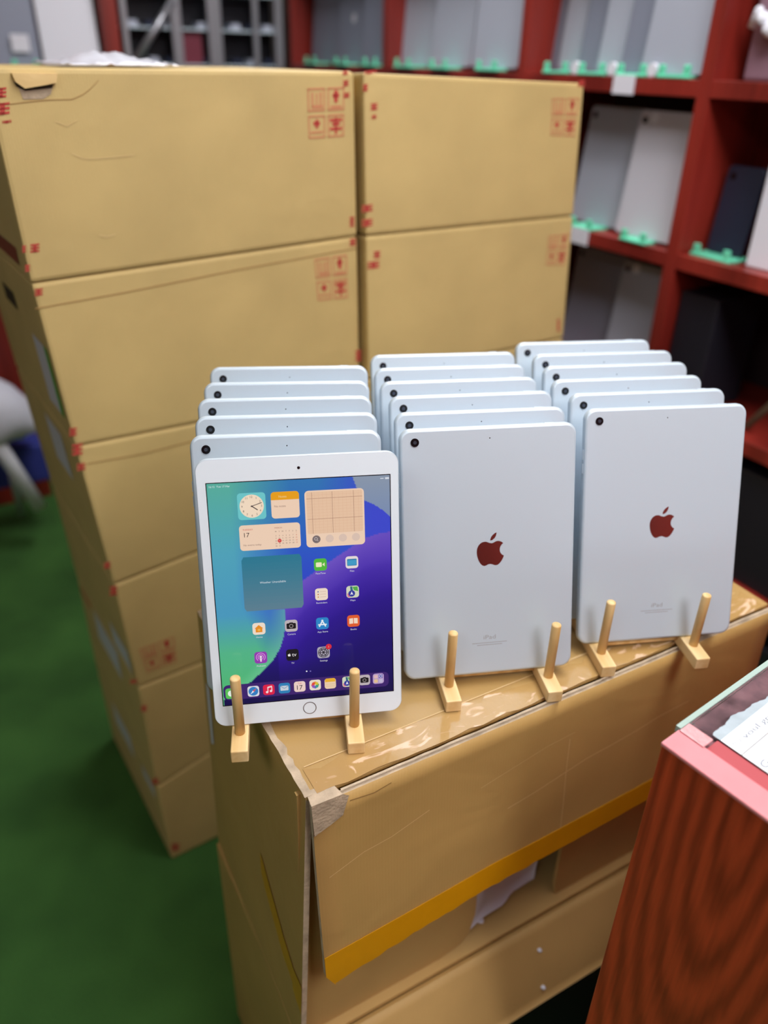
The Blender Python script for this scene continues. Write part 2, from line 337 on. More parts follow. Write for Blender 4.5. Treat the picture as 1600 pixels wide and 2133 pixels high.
for u, z, lb in ((-.125, z0, 'white price tag on the shelf edge above the silver tablet'), (-.195, z1, 'white price tag on the shelf edge below the grey tablet')):
    mb = MB(); mb.box((u-.03, -.003, z-.032), (u+.03, 0, z+.003), F=FS); tag(mb.build('shelf_tag', M_TAG), lb, 'price tag', 'white shelf tags')
mb = MB(); mb.box((.106, .02, BT[5]), (.60, .28, BT[5]+.25), F=FS); bevel(tag(mb.build('shade_filler', M_DARK), 'added black block darkening the low cubby of the right bay', 'filler block'), .006)  # added black block standing in for the dark of the cubby
mb = MB(); mb.box((.106, .02, BT[6]), (.60, .28, BT[6]+.25), F=FS); bevel(tag(mb.build('shade_filler', M_DARK), 'added black block darkening the bottom cubby of the right bay', 'filler block'), .006)  # same kind of added darkening block, one cubby lower
# further bays to the left
for i, (u, n_) in enumerate([(-1.04, 'left'), (-.845, 'middle'), (-.62, 'right')]):
    shelf_tab(u, .05-.014*i, z0+.0065, LV*.8, 'grey tablet with camera dot, the %s of three above the carton tops' % n_, M_SG, w_=.2, h_=.26, group='three grey tablets above the carton towers', cx=-.02)
    stand(u+.01, .002, z0, 'mint stand under the %s of three grey tablets above the towers' % n_, w_=.09)
for i, (u, n_) in enumerate([(-1.70, 'left'), (-1.46, 'middle'), (-1.255, 'right')]):
    shelf_tab(u, .06-.014*i, z0+.0065, LV*.8, 'dark slate tablet, %s one in the cubby near the room corner' % n_, M_SG2, w_=.22, h_=.26, group='slate tablets near the room corner', cam_=False, logo=(i == 1))
    stand(u+.02, .004, z0, 'mint stand under the %s slate tablet near the corner' % n_, w_=.09)

# ------------------------------------------------------------------ back wall: glass cabinet and open bay
PK = Vector((-.40889, 3.41454, 0))
FB = frame(PK, E1, S1, Vector((0, 0, 1)))     # x runs right (negative = left), y into the wall
bu = empty('back_cabinet', M=FB); tag(bu, 'mahogany display cabinet on the back wall with open bay at left', 'cabinet')
for x in (-.665, -1.42, -2.0):
    mb = MB(); mb.box((x, 0, 0), (x+.055, .12, HC+.9)); bevel(mb.build('upright', M_MAH, bu), .0015)
for z in (HC-.05, HC+.33, HC-.4, HC-.75, .08):
    for a, b in ((-1.365, -.665), (-1.945, -1.42)):
        mb = MB(); mb.box((a+.001, 0, z-.03), (b-.001, .12, z)); bevel(mb.build('shelf_board', M_MAH, bu), .0015)
mb = MB(); mb.box((-2.0, .12, 0), (-.61, .13, HC+.9)); mb.build('back_panel', M_MAH, bu)
mb = MB(); mb.box((-2.0, -.42, 0), (-1.15, -.002, .8)); bevel(mb.build('base_cupboard', M_MAH, bu), .003)
shelf_tab(-.945, .03, HC-.05, .1, 'dark grey laptop sized tablet in the back cabinet at top left', M_SG2, w_=.15, h_=.28, F0=FB)
shelf_tab(-.768, .03, HC-.05, .1, 'large white tablet beside the dark one in the back cabinet', M_WHITE, w_=.185, h_=.29, F0=FB, cam_=False)
shelf_tab(-1.10, .06, HC-.05, .08, 'white tablet at the far left edge of the back cabinet', M_WHITE, w_=.12, h_=.26, F0=FB, cam_=False)
stand(-.925, .01, HC-.05, 'mint stand under the dark tablet of the back cabinet', F0=FB, w_=.09)
mb = MB(); mb.box((-.955, .020, HC-.005), (-.90, .023, HC+.045), F=FB); tag(mb.build('paper_note', M_TAG), 'white note on the front of the dark tablet at top left', 'note')
# glass cabinet
gc = empty('glass_cabinet', M=FB); tag(gc, 'glass fronted cabinet with metal frames between mahogany uprights', 'cabinet')
for x, wd in ((-.60, .02), (-.43, .035), (-.30, .05), (-.13, .02), (-.045, .03)):
    mb = MB(); mb.box((x, -.01, .05), (x+wd, .01, HC+.9)); bevel(mb.build('metal_frame', M_STEEL, gc), .002)
mb = MB(); mb.box((-.61, .12, 0), (-.01, .13, HC+.9)); mb.build('back_panel', M_DARK, gc)
for z in (HC+.19, HC+.08, HC-.03, HC-.14, HC-.3, HC-.6):
    mb = MB(); mb.box((-.60, .012, z-.006), (-.015, .119, z)); mb.build('glass_shelf', mat('shelf_glass', (190, 205, 214), .15, coat=.5), gc)
k = 0
for r_, z in enumerate((HC-.03, HC+.08)):
    for j in range(9):
        x = -.575+.062*j
        if -.46 < x < -.22 and j % 2: continue
        mb = MB(); mb.box((x, .03, z), (x+.04, .09, z+.012), F=FB); mb.box((x+.004, .032, z+.012), (x+.036, .088, z+.02), F=FB)
        tag(mb.build('phone', M_SG if (j+r_) % 2 else M_NAVY), 'small phone on the %s glass shelf of the back cabinet, %s from the left' % (('lower', 'upper')[r_], ['first', 'second', 'third', 'fourth', 'fifth', 'sixth', 'seventh', 'eighth', 'ninth'][j]), 'phone', 'phones on the %s glass shelf' % ('lower', 'upper')[r_])
mb = MB(); mb.box((-.395, .03, HC-.03), (-.315, .1, HC+.07), F=FB); tag(mb.build('maroon_box', mat('maroon', (112, 44, 60), .5)), 'maroon box standing inside the glass cabinet', 'box')
mb = MB(); mb.tube(FB @ Vector((-.57, -.02, HC-.02)), FB @ Vector((-.42, -.02, HC+.16)), .012); tag(mb.build('door_reflection', M_STEEL), 'slanting reflection across the left glass cabinet door, shaped as a bar', 'reflection')  # slanting reflection in the door glass modelled as a solid tube

# ------------------------------------------------------------------ white stool with bag at the left edge
FC = Matrix.Translation((-1.30, 2.30, 0)) @ Matrix.Rotation(math.radians(-25), 4, 'Z')
def P2(px, py, s_): return hit(px, py, S1*s_, S1)
ch = empty('folding_stool'); tag(ch, 'white metal folding stool frame standing left of the cardboard stack', 'stool')
g = lambda px, py, s_=2.42: P2(px, py, s_)
mb = MB(); mb.tube(g(-40, 870), g(82, 1056), .022, n=10); mb.build('leg', M_WHITE, ch)
mb = MB(); mb.tube(g(18, 950), g(46, 1070), .014, n=10); mb.build('leg', M_STEEL, ch)
mb = MB(); mb.tube(g(-40, 1120, 2.2), g(-60, 900, 2.42), .012, n=10); mb.build('leg', M_STEEL, ch)
mb = MB(); a = g(-60, 918, 2.46); b = g(50, 905, 2.46)
for q in (0,): mb.tube(a, b, .014, n=10)
mb.build('seat_rail', M_STEEL, ch)
# bag on it
mb = MB(); rows = [(30, 905, .15), (40, 880, .17), (34, 850, .15), (20, 815, .12), (0, 790, .06)]
cbot = g(-20, 905, 2.5); hgt = (g(-20, 785, 2.5)-cbot).z
NB = 28
for j, fr in enumerate((0, .1, .3, .55, .8, .95, 1)):
    rr = (.11, .135, .14, .125, .10, .06, .01)[j]
    for k in range(NB):
        rr = (.11, .135, .14, .125, .10, .06, .01)[j]; t = 2*PI*k/NB; rr *= 1+.22*noise.noise(Vector((math.cos(t)*2, math.sin(t)*2, j*.8))); q = cbot+Vector((math.cos(t)*rr*(1+.12*math.sin(3*t+j)), math.sin(t)*rr*.8, fr*hgt)); mb.v.append(q)
for j in range(6):
    for k in range(NB): mb.f.append((j*NB+k, j*NB+(k+1) % NB, (j+1)*NB+(k+1) % NB, (j+1)*NB+k)); mb.mi.append(0); mb.sm.append(True)
mb.poly([mb.v[k] for k in range(NB)])
tag(mb.build('plastic_bag', mat('cloudy_film', (206, 208, 222), .6, bump=.8, bscale=40)), 'bulging white bag on the stool at the left edge', 'bag')
mb = MB(); a = g(30, 935, 2.56); mb.box((-.1, -.05, -.11), (.09, .06, .02), F=Matrix.Translation(a) @ Matrix.Rotation(A30, 4, 'Z')); bevel(tag(mb.build('blue_pouch', M_BLUE), 'blue pouch tucked under the white bag at the left', 'pouch'), .012, 3)

# ------------------------------------------------------------------ carton towers
def rz(a): return Matrix.Rotation(a, 3, 'Z')
def stackM(y, r, l): return Matrix.Rotation(math.radians(y), 3, 'Z') @ Matrix.Rotation(math.radians(r), 3, 'Y') @ Matrix.Rotation(math.radians(l), 3, 'X')
ML = stackM(34.1355, -2.1806, -.2117); AL = Vector((-0.05498182, 1.24879021, HC-.0064303))
MR = stackM(30.6724, .6041, -2.4007); AR = Vector((-0.04657222, 1.24913211, HC-.01461443))
def col(M, k): return Vector((M[0][k], M[1][k], M[2][k]))
def carton(name, quad, n, depth, m, label, group, gap=.0012):
    tl, tr, br, bl = quad
    c = (tl+tr+br+bl)/4; up = (tl-bl).normalized()
    tl = tl-up*gap; tr = tr-up*gap; bl = bl+up*gap*.2; br = br+up*gap*.2
    z_ = up; x_ = n.cross(z_).normalized(); z_ = x_.cross(n).normalized()
    t = empty(name, M=frame((bl+br)/2+n*depth/2, x_, n, z_)); tag(t, label, 'cardboard box', group)
    inv = t.matrix_world.inverted()
    b_ = n*depth
    mb = MB(); mb.hexa([inv @ q for q in (tl, tr, br, bl, tl+b_, tr+b_, br+b_, bl+b_)])
    o = mb.build('carton_body', m, t)
    bm = bmesh.new(); bm.from_mesh(o.data); bmesh.ops.remove_doubles(bm, verts=bm.verts, dist=1e-6)
    bmesh.ops.bevel(bm, geom=list(bm.edges), offset=.005, segments=2, profile=.6, affect='EDGES'); bm.normal_update()
    bmesh.ops.recalc_face_normals(bm, faces=bm.faces); bm.to_mesh(o.data); bm.free()
    return t
def onface(A, n): return lambda px, py: hit(px, py, A, n)
def lerpq(q, u, v):
    tl, tr, br, bl = q; return (tl*(1-u)+tr*u)*(1-v)+(bl*(1-u)+br*u)*v
def decal(par, name, polys, m, n, off=.0006, mats=None):
    mb = MB(); inv = par.matrix_world.inverted()
    for pl in polys:
        mi = 0
        if isinstance(pl, tuple) and isinstance(pl[1], int): pl, mi = pl
        mb.poly([inv @ (p-n*off*(1+.3*mi)) for p in pl], mi)
    return mb.build(name, m, par, mats)
def rectline(q, u0, v0, u1, v1, wd):
    return [[lerpq(q, a, b) for a, b in ((x0, y0), (x1, y0), (x1, y1), (x0, y1))] for x0, y0, x1, y1 in
            ((u0, v0, u1, v0+wd), (u0, v1-wd, u1, v1), (u0, v0, u0+wd, v1), (u1-wd, v0, u1, v1))]
def rct(q, u0, v0, u1, v1): return [lerpq(q, a, b) for a, b in ((u0, v0), (u1, v0), (u1, v1), (u0, v1))]
def symbols(par, q, n, flip=False):           # the four printed handling marks in their frames
    fr = []
    fr += rectline(q, 0, 0, .46, .46, .035)+rectline(q, .54, 0, 1, .46, .035)+rectline(q, 0, .54, .46, 1, .035)+rectline(q, .54, .54, 1, 1, .035)
    fr += [rct(q, .1, .08, .15, .36), rct(q, .22, .1, .26, .36), rct(q, .32, .08, .37, .36), rct(q, .1, .34, .4, .4)]
    fr += [rct(q, .06, .86, .4, .9)]
    fr += [rct(q, .62, .36, .92, .41)]
    decal(par, 'printed_frame', fr, M_REDL, n)
    g_ = [rct(q, .72, .06, .82, .3), rct(q, .68, .12, .86, .2), rct(q, .14, .66, .32, .74), rct(q, .2, .62, .27, .8)]
    g_ += [rct(q, .6, .62, .94, .68), rct(q, .66, .7, .88, .76), rct(q, .6, .8, .94, .86), rct(q, .74, .6, .8, .94)]
    decal(par, 'printed_symbol', g_, M_RED, n)
def chars(par, on, lst, n):
    for r_ in lst: decal(par, 'printed_character', blotch(on, [r_]), M_RED, n)
def pxrects(on, lst):
    out = []
    for x0, y0, x1, y1 in lst:
        sl = -.1*(x1-x0)
        out.append([on(x0, y0), on(x1, y0+sl), on(x1-(y1-y0)*.0, y1+sl), on(x0, y1)])
    return out
def blotch(on, lst):                          # small printed characters: a block with two bars cut through
    out = []
    for x0, y0, x1, y1 in lst:
        h_ = (y1-y0)/5; s_ = -.12*(x1-x0)
        for k in (0, 2, 4): out.append([on(x0, y0+k*h_), on(x1, y0+k*h_+s_), on(x1, y0+(k+1.1)*h_+s_), on(x0, y0+(k+1.1)*h_)])
        out.append([on((x0*2+x1)/3, y0+s_/3), on((x0+x1*2)/3, y0+s_/2), on((x0+x1*2)/3, y1+s_/2), on((x0*2+x1)/3, y1)])
    return out
nL = col(ML, 1); onL = onface(AL, nL); exL = col(ML, 0); ezL = col(ML, 2)
nR = col(MR, 1); onR = onface(AR, nR)
# seams of the left tower: left corner, second point on the seam (both on the tower's front plane)
SE = [((-37, 139), (742, 147)), ((65, 590), (746, 491)), ((157, 930), (410, 881)), ((237, 1218), (410, 1150)), ((288, 1432), (425, 1378)), ((327, 1640), (445, 1563)), ((357, 1783), (450, 1742))]
gapA = onL(738, 150); gapB = onL(749, 745); gd = (gapB-gapA).normalized()
def to_gap(a, b):                             # extend the seam on the plane up to the line between the towers
    d = b-a; k = gd.cross(d); w0 = gapA-a
    t = gd.cross(w0).dot(k)/k.dot(k); return a+d*t
LV_ = []
for (a, b) in SE:
    A_, B_ = onL(*a), onL(*b); LV_.append((A_, to_gap(A_, B_)))
for p in LV_[6]: p.z = .001
lbl = ['topmost kraft carton of the left tower with a torn hand hole', 'second kraft carton from the top of the left tower, green edged label on its side', 'third kraft carton from the top of the left tower', 'fourth carton from the top of the left tower, red symbol block low on it',
       'fifth kraft carton from the top, second lowest of the left tower', 'lowest kraft carton of the left tower standing on the green turf']
LB = []
for k in range(6):
    (tl, tr), (bl, br) = LV_[k], LV_[k+1]
    if k == 5:                                # rest on the floor
        pass
    LB.append(carton('cardboard_box', (tl, tr, br, bl), nL, .385, M_KR, lbl[k], 'kraft cartons in the left tower'))
# right tower
exR = col(MR, 0); ezR = col(MR, 2); WR, HR = .4155, .2265
R0 = onR(757, 149); R1 = onR(1218, 172); R2 = onR(763, 491); R3 = onR(1195, 449)
dR = (R2-R0); eR = (R3-R1)
lv = [(R0, R1), (R2, R3)]
for k in range(2, 7): lv.append((R2+dR.normalized()*.227*(k-1), R3+eR.normalized()*.217*(k-1)))
zf = min(lv[-1][0].z, lv[-1][1].z)
lv[-1] = tuple(a+(b-a)*((a.z-.002)/(a.z-b.z)) for a, b in zip(lv[-2], lv[-1]))
for k in range(3, 7): lv[k][0].xy += (exR*(.008+.006*(k-3))).xy
for p in lv[6]: p.z = .001
RBX = []
lb2 = ['topmost kraft carton of the right tower, faint red symbols at its right edge', 'second kraft carton of the right tower, behind the tablet rows', 'third kraft carton of the right tower', 'fourth kraft carton of the right tower', 'fifth kraft carton of the right tower', 'lowest kraft carton of the right tower']
for k in range(6):
    (tl, tr), (bl, br) = lv[k], lv[k+1]
    RBX.append(carton('cardboard_box', (tl, tr, br, bl), nR, .33, M_KR, lb2[k], 'kraft cartons in the right tower'))
# prints on the left tower
def q4(on, a, b, c, d): return [on(*a), on(*b), on(*c), on(*d)]
symbols(LB[0], q4(onL, (640, 184), (717, 181), (716, 284), (643, 289)), nL)
symbols(LB[1], q4(onL, (655, 540), (722, 530), (724, 620), (662, 626)), nL)
symbols(LB[3], q4(onL, (290, 1352), (362, 1325), (368, 1378), (306, 1400)), nL)
symbols(RBX[0], q4(onR, (1150, 205), (1206, 204), (1196, 284), (1147, 282)), nR)
symbols(RBX[1], q4(onR, (1143, 492), (1186, 486), (1176, 552), (1138, 552)), nR)
chars(LB[0], onL, [(-8, 184, 13, 204), (-10, 216, 20, 240), (4, 252, 24, 257), (63, 509, 82, 526), (46, 512, 54, 526), (52, 552, 62, 566), (713, 148, 725, 156), (714, 168, 726, 180), (715, 194, 728, 204), (728, 452, 738, 472)], nL)
chars(LB[1], onL, [(72, 602, 89, 616), (728, 498, 741, 512), (144, 892, 160, 908), (740, 730, 752, 752)], nL)
chars(LB[2], onL, [(150, 926, 172, 948), (160, 966, 178, 980), (216, 1172, 230, 1184)], nL)
chars(LB[3], onL, [(228, 1222, 244, 1240), (270, 1416, 286, 1424)], nL)
chars(LB[4], onL, [(293, 1470, 306, 1482), (316, 1622, 330, 1634)], nL)
chars(LB[5], onL, [(356, 1758, 374, 1772)], nL)
chars(RBX[0], onR, [(758, 148, 785, 154), (756, 176, 766, 190), (772, 216, 786, 230), (774, 240, 784, 248), (753, 428, 776, 442), (753, 458, 776, 472), (1204, 168, 1218, 180)], nR)
chars(RBX[1], onR, [(778, 524, 792, 538), (766, 546, 790, 560), (1160, 665, 1166, 690)], nR)
# lid seams and creases
def strip(on, pts, wd=2.2):
    out = []
    for (x0, y0), (x1, y1) in zip(pts, pts[1:]):
        out.append([on(x0, y0), on(x1, y1), on(x1, y1+wd), on(x0, y0+wd)])
    return out
decal(LB[1], 'lid_seam', strip(onL, [(73, 642), (250, 610), (500, 560), (742, 516)]), M_CREASED, nL)
decal(LB[2], 'lid_seam', strip(onL, [(182, 965), (300, 944), (400, 918)]), M_CREASED, nL)
decal(LB[0], 'crease', strip(onL, [(14, 217), (60, 211), (105, 207), (150, 206), (172, 196), (186, 186), (205, 166)], 1.8), M_CREASED, nL)
decal(LB[0], 'dent_ridge', strip(onL, [(150, 318), (175, 330), (215, 328), (280, 322)], 2.5)+strip(onL, [(206, 488), (222, 492), (240, 486)], 3)+strip(onL, [(115, 252), (140, 262), (160, 250)], 2), mat('paper_crease_soft', (214, 188, 132), .7), nL)
# torn hand hole
hh = decal(LB[0], 'hand_hole', [[onL(28, 168), onL(52, 184), onL(110, 178), onL(106, 196), onL(90, 206), onL(48, 207), onL(40, 186)]], M_WORN, nL)
mb = MB(); inv = LB[0].matrix_world.inverted(); q = [onL(22, 152), onL(117, 153), onL(115, 172), onL(86, 178), onL(50, 184), onL(30, 170)]
a = [inv @ (p-nL*.006) for p in q]; b = [inv @ (p+nL*.001) for p in q]; mb.poly(a); mb.poly(b[::-1])
for i in range(6): mb.poly([a[i], b[i], b[(i+1) % 6], a[(i+1) % 6]])
mb.build('torn_flap', kraft('kraft_flap', (222, 190, 132)), LB[0])
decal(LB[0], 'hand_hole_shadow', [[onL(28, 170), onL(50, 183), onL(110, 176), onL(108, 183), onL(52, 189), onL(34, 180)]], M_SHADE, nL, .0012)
# side faces: labels. plane through the left edge, normal = -exL
def onS(k):
    A_ = LV_[k][0]; B_ = LV_[k+1][0]; dn = (B_-A_).normalized(); nn = dn.cross(nL).normalized()
    if nn.dot(exL) > 0: nn = -nn
    return (lambda v, z_: A_+nL*v+dn*z_), -nn
def sdecal(k, name, v0, v1, z0_, z1_, m):
    f_, nn = onS(k); decal(LB[k], name, [[f_(v0, z0_), f_(v1, z0_), f_(v1, z1_), f_(v0, z1_)]], m, nn, .0008)
sdecal(1, 'green_label', .015, .035, .09, .19, M_GRN); sdecal(1, 'shipping_label', .035, .10, .09, .19, M_SHOEL)
sdecal(1, 'black_slot', .17, .25, .05, .075, M_SHADE)
sdecal(2, 'shipping_label', .10, .2, .02, .1, M_SHOEL); sdecal(0, 'brown_tape', .05, .33, .2, .222, mat('brown_tape', (110, 70, 50), .3))
sdecal(4, 'shipping_label', .12, .27, .008, .075, M_SHOEL); sdecal(3, 'shipping_label', .02, .12, .15, .2, M_SHOEL)
sdecal(5, 'shipping_label', .16, .28, .01, .07, M_SHOEL); sdecal(5, 'label_strip', .03, .1, .03, .06, M_SHOEL); sdecal(4, 'red_strip', .29, .37, .01, .02, M_RED)
# plastic film lying on top of the left tower
mb = MB(); f0 = LV_[0][0]; f1 = LV_[0][1]; dx = (f1-f0).normalized(); NX, NY = 26, 10
for j in range(NY+1):
    for i in range(NX+1):
        u = i/NX; v = j/NY; p = f0+dx*(.115+.16*u)+nL*(.12+.18*v)
        h_ = .013*math.sin(PI*u)*math.sin(PI*v)*(1+.6*noise.noise(Vector((u*6, v*4, 1)))) + .006*noise.noise(Vector((u*14, v*9, 3)))
        mb.v.append(p+Vector((0, 0, max(.0005, h_)+.0015)))
for j in range(NY):
    for i in range(NX): k = j*(NX+1)+i; mb.f.append((k, k+1, k+NX+2, k+NX+1)); mb.mi.append(0); mb.sm.append(True)
pb = tag(mb.build('plastic_sheet', M_PBAG), 'crumpled white plastic sheet on top of the left carton tower', 'plastic sheet')
so = pb.modifiers.new('s', 'SOLIDIFY'); so.thickness = .0004

# ------------------------------------------------------------------ front carton carrying the racks
ZT = HC-.5520963                               # its top
C0 = Vector((-0.0606122, 0.4643754, ZT))
FX = frame(C0, E1, S1, Vector((0, 0, 1)))      # x along the front edge, y back, z up from the top
BW, BD, BH = .603, .303, .40
fb = empty('cardboard_box', M=FX @ Matrix.Translation((0, 0, -BH)))
tag(fb, 'large open fronted cardboard box carrying the racks of tablets', 'cardboard box')
up = Matrix.Translation((0, 0, BH))
def fbox(par, name, lo, hi, m, bv=.0025):
    mb = MB(); mb.box(lo, hi, F=up); o = mb.build(name, m, par); bevel(o, bv); return o
T = .006
fbox(fb, 'top_panel', (0, 0, -T), (BW, BD, 0), M_KT, .002)
def side_pt(v, z, off=.0008):
    k = -z/BH; return up @ Vector((-.018*k*(1-v/BD*.55)-off, v, z))
mb = MB(); NV_, NZ_ = 14, 14
for off in (0, -T):
    for j in range(NZ_+1):
        for i in range(NV_+1): mb.v.append(side_pt(.001+(BD-.001)*i/NV_, -T*.3-(BH-T*.3)*j/NZ_, off))
st = (NV_+1)*(NZ_+1)
for j in range(NZ_):
    for i in range(NV_):
        k = j*(NV_+1)+i; mb.f += [(k, k+NV_+1, k+NV_+2, k+1), (st+k, st+k+1, st+k+NV_+2, st+k+NV_+1)]; mb.mi += [0, 0]; mb.sm += [False, False]
for i in range(NV_):
    for j in (0, NZ_): k = j*(NV_+1)+i; mb.f.append((k, k+1, st+k+1, st+k)); mb.mi.append(0); mb.sm.append(False)
for j in range(NZ_):
    for i in (0, NV_): k = j*(NV_+1)+i; mb.f.append((k, k+NV_+1, st+k+NV_+1, st+k)); mb.mi.append(1 if i == 0 else 0); mb.sm.append(False)
mb.build('side_panel', M_KF, fb, mats=[M_KF, M_WORN])
fbox(fb, 'side_panel', (BW-T, .001, -BH+T), (BW, BD, -T), M_KF)
fbox(fb, 'back_panel', (T, BD-T, -BH+T), (BW-T, BD, -T), M_KF)
mb = MB(); mb.hexa([up @ Vector(p) for p in ((-.018, .001, -BH+T), (BW, .001, -BH+T), (BW, .001, -BH), (-.018, .001, -BH), (-.008, BD, -BH+T), (BW, BD, -BH+T), (BW, BD, -BH), (-.008, BD, -BH))]); mb.build('bottom_panel', M_KI, fb)
# folded-in side flaps seen through the front
def infl(pts, y, name):
    mb = MB(); a = [up @ Vector((x, y, z)) for x, z in pts]; b = [up @ Vector((x, y+.005, z)) for x, z in pts]
    mb.poly(a); mb.poly(b[::-1])
    for i in range(len(a)): mb.poly([a[i], b[i], b[(i+1) % len(a)], a[(i+1) % len(a)]])
    bevel(mb.build(name, M_KI, fb), .001)
infl([(-.004, -.008), (.215, -.008), (.218, -.34), (.212, -.372), (.200, -.385), (.17, -BH+T+.001), (-.008, -BH+T+.001)], .012, 'inner_flap')
infl([(.345, -.008), (BW-T-.001, -.008), (BW-T-.001, -BH+T+.001), (.352, -BH+T+.001), (.347, -.37)], .012, 'inner_flap')
# hanging front flap with its tape
mb = MB(); NF = 24
def fl(u, v, off):                             # u 0..1 along, v 0..1 down
    x = .001+u*BW + v*.004*(1-u); z = -.003-v*(.238-.019*min(1, u/.33))
    y = -.004 - v*.010*math.sin(PI*min(1, v)*.5) - .003*math.sin(PI*u*1.3+.4)*v
    return Vector((x, y-off, z))
NV = 10
for side, off in enumerate((.005, 0)):
    for j in range(NV+1):
        for i in range(NF+1): mb.v.append(up @ fl(i/NF, j/NV, off))
st = (NF+1)*(NV+1)
for j in range(NV):
    for i in range(NF):
        k = j*(NF+1)+i; mb.f.append((k, k+NF+1, k+NF+2, k+1)); mb.mi.append(0); mb.sm.append(True)
        mb.f.append((st+k, st+k+1, st+k+NF+2, st+k+NF+1)); mb.mi.append(0); mb.sm.append(True)
for i in range(NF):
    for j in (0, NV):
        k = j*(NF+1)+i; mb.f.append((k, k+1, st+k+1, st+k)); mb.mi.append(1); mb.sm.append(False)
for j in range(NV):
    for i in (0, NF):
        k = j*(NF+1)+i; mb.f.append((k, k+NF+1, st+k+NF+1, st+k)); mb.mi.append(1); mb.sm.append(False)
ff = mb.build('front_flap', M_KF, fb, mats=[M_KF, M_WORN])
# yellow tape along the flap bottom, ragged lower edge
mb = MB(); N = 60; rnd = random.Random(3)
for i in range(N+1):
    u = i/N; j = rnd.uniform(-.0016, .0016) if u < .45 else rnd.uniform(-.0004, .0004)
    sag = .009*math.exp(-u*9)
    a = fl(u, .875+.012*u, .0062); b = fl(u, 1.0, .0062); c = b+Vector((0, -.0006, -.008-sag*1.3+j))
    if i == 0: c = b+Vector((.010, -.001, -.020))
    mb.v += [up @ a, up @ b, up @ c]
for i in range(N):
    k = 3*i; mb.f += [(k, k+1, k+4, k+3), (k+1, k+2, k+5, k+4)]; mb.mi += [0, 0]; mb.sm += [False, False]
o = mb.build('yellow_tape', M_YT, ff); so = o.modifiers.new('s', 'SOLIDIFY'); so.thickness = .0004
# creases on the flap
def fdec(name, pts, m, wd=.0012):
    mb = MB()
    for (u0, v0), (u1, v1) in zip(pts, pts[1:]):
        a, b = fl(u0, v0, .0053), fl(u1, v1, .0053); d = (b-a).normalized(); n_ = Vector((-d.z, 0, d.x))*wd/2
        mb.poly([up @ (a+n_), up @ (b+n_), up @ (b-n_), up @ (a-n_)])
    return mb.build(name, m, ff)
fdec('crease', [(.36, .55), (.42, .53), (.48, .50), (.54, .47), (.60, .46), (.66, .445), (.72, .42), (.80, .41)], M_CREASE, .0010)
fdec('crease', [(.49, .28), (.49, .5), (.492, .7), (.492, .9)], M_CREASE, .0007)
fdec('crease', [(.02, .42), (.08, .37), (.13, .36), (.2, .31)], M_CREASE, .0008)
fdec('crease', [(.06, .05), (.10, .065), (.13, .05)], M_CREASED, .0014)
fdec('crease', [(.30, .33), (.44, .26), (.5, .25)], M_CREASE, .0005)
# torn worn corner and edges
mb = MB(); pts = [(0, .0), (.03, -.001), (.036, -.006), (.030, -.028), (.018, -.034), (.002, -.040)]
mb.poly([up @ (Vector((x, -.0105, z))) for x, z in pts]); mb.poly([up @ Vector(p) for p in ((0, -.0105, 0), (.03, -.0105, -.001), (.026, .004, .0006), (.002, .006, .0006))])
mb.build('torn_corner', M_WORN, fb)
def edge_strip(name, pts, wdv, m, jit=.0012, par=fb):
    mb = MB(); rr = random.Random(len(name)+len(pts)); P_ = []
    (a, b) = pts; N_ = 40
    for i in range(N_+1):
        c = a.lerp(b, i/N_); P_ += [up @ (c+wdv*(-.1)+wdv*rr.uniform(0, .35)*.3), up @ (c+wdv*rr.uniform(.7, 1.1))]
    mb.v = P_
    for i in range(N_): mb.f.append((2*i, 2*i+1, 2*i+3, 2*i+2)); mb.mi.append(0); mb.sm.append(False)
    return mb.build(name, m, par)
edge_strip('worn_edge', (Vector((.03, -.0075, .0007)), Vector((BW, -.0075, .0007))), Vector((0, .0022, 0)), M_WORN)
edge_strip('worn_edge', (Vector((-.001, 0, .0007)), Vector((-.001, .298, .0007))), Vector((.008, 0, 0)), M_WORN)
edge_strip('clear_tape', (Vector((.01, .001, .0006)), Vector((BW-.01, .001, .0006))), Vector((0, .03, 0)), M_CT)
mb = MB()
for (x0, y0, x1, y1, wd) in ((.012, .031, BW-.02, .033, .0009), (.05, .085, .10, .082, .0007), (.3, .03, .45, .035, .0006), (.07, .075, .12, .09, .0004)):
    mb.poly([up @ Vector(p) for p in ((x0, y0, .0009), (x1, y1, .0009), (x1, y1+wd, .0009), (x0, y0+wd, .0009))])
mb.build('crease', M_CREASE, fb)
# yellow tape on the left side panel
nS = -E1
mb = MB()
for q in (((.118, -.205), (.05, -.262), (.02, -.280), (.022, -.300), (.06, -.285), (.10, -.250), (.117, -.238)), ((.116, -.240), (.095, -.262), (.050, -.298), (.02, -.306), (.02, -.298), (.055, -.286), (.09, -.256)), ((.0, -.278), (.024, -.278), (.024, -.316), (.012, -.322), (.0, -.326))):
    mb.poly([side_pt(v, z) for v, z in q])
mb.build('yellow_tape', M_YT, fb)
mb = MB()
for q in (((.29, -.10), (.278, -.10), (.278, -.19), (.29, -.20)),): mb.poly([side_pt(v, z) for v, z in q])
mb.build('shipping_label', M_SHOEL, fb)
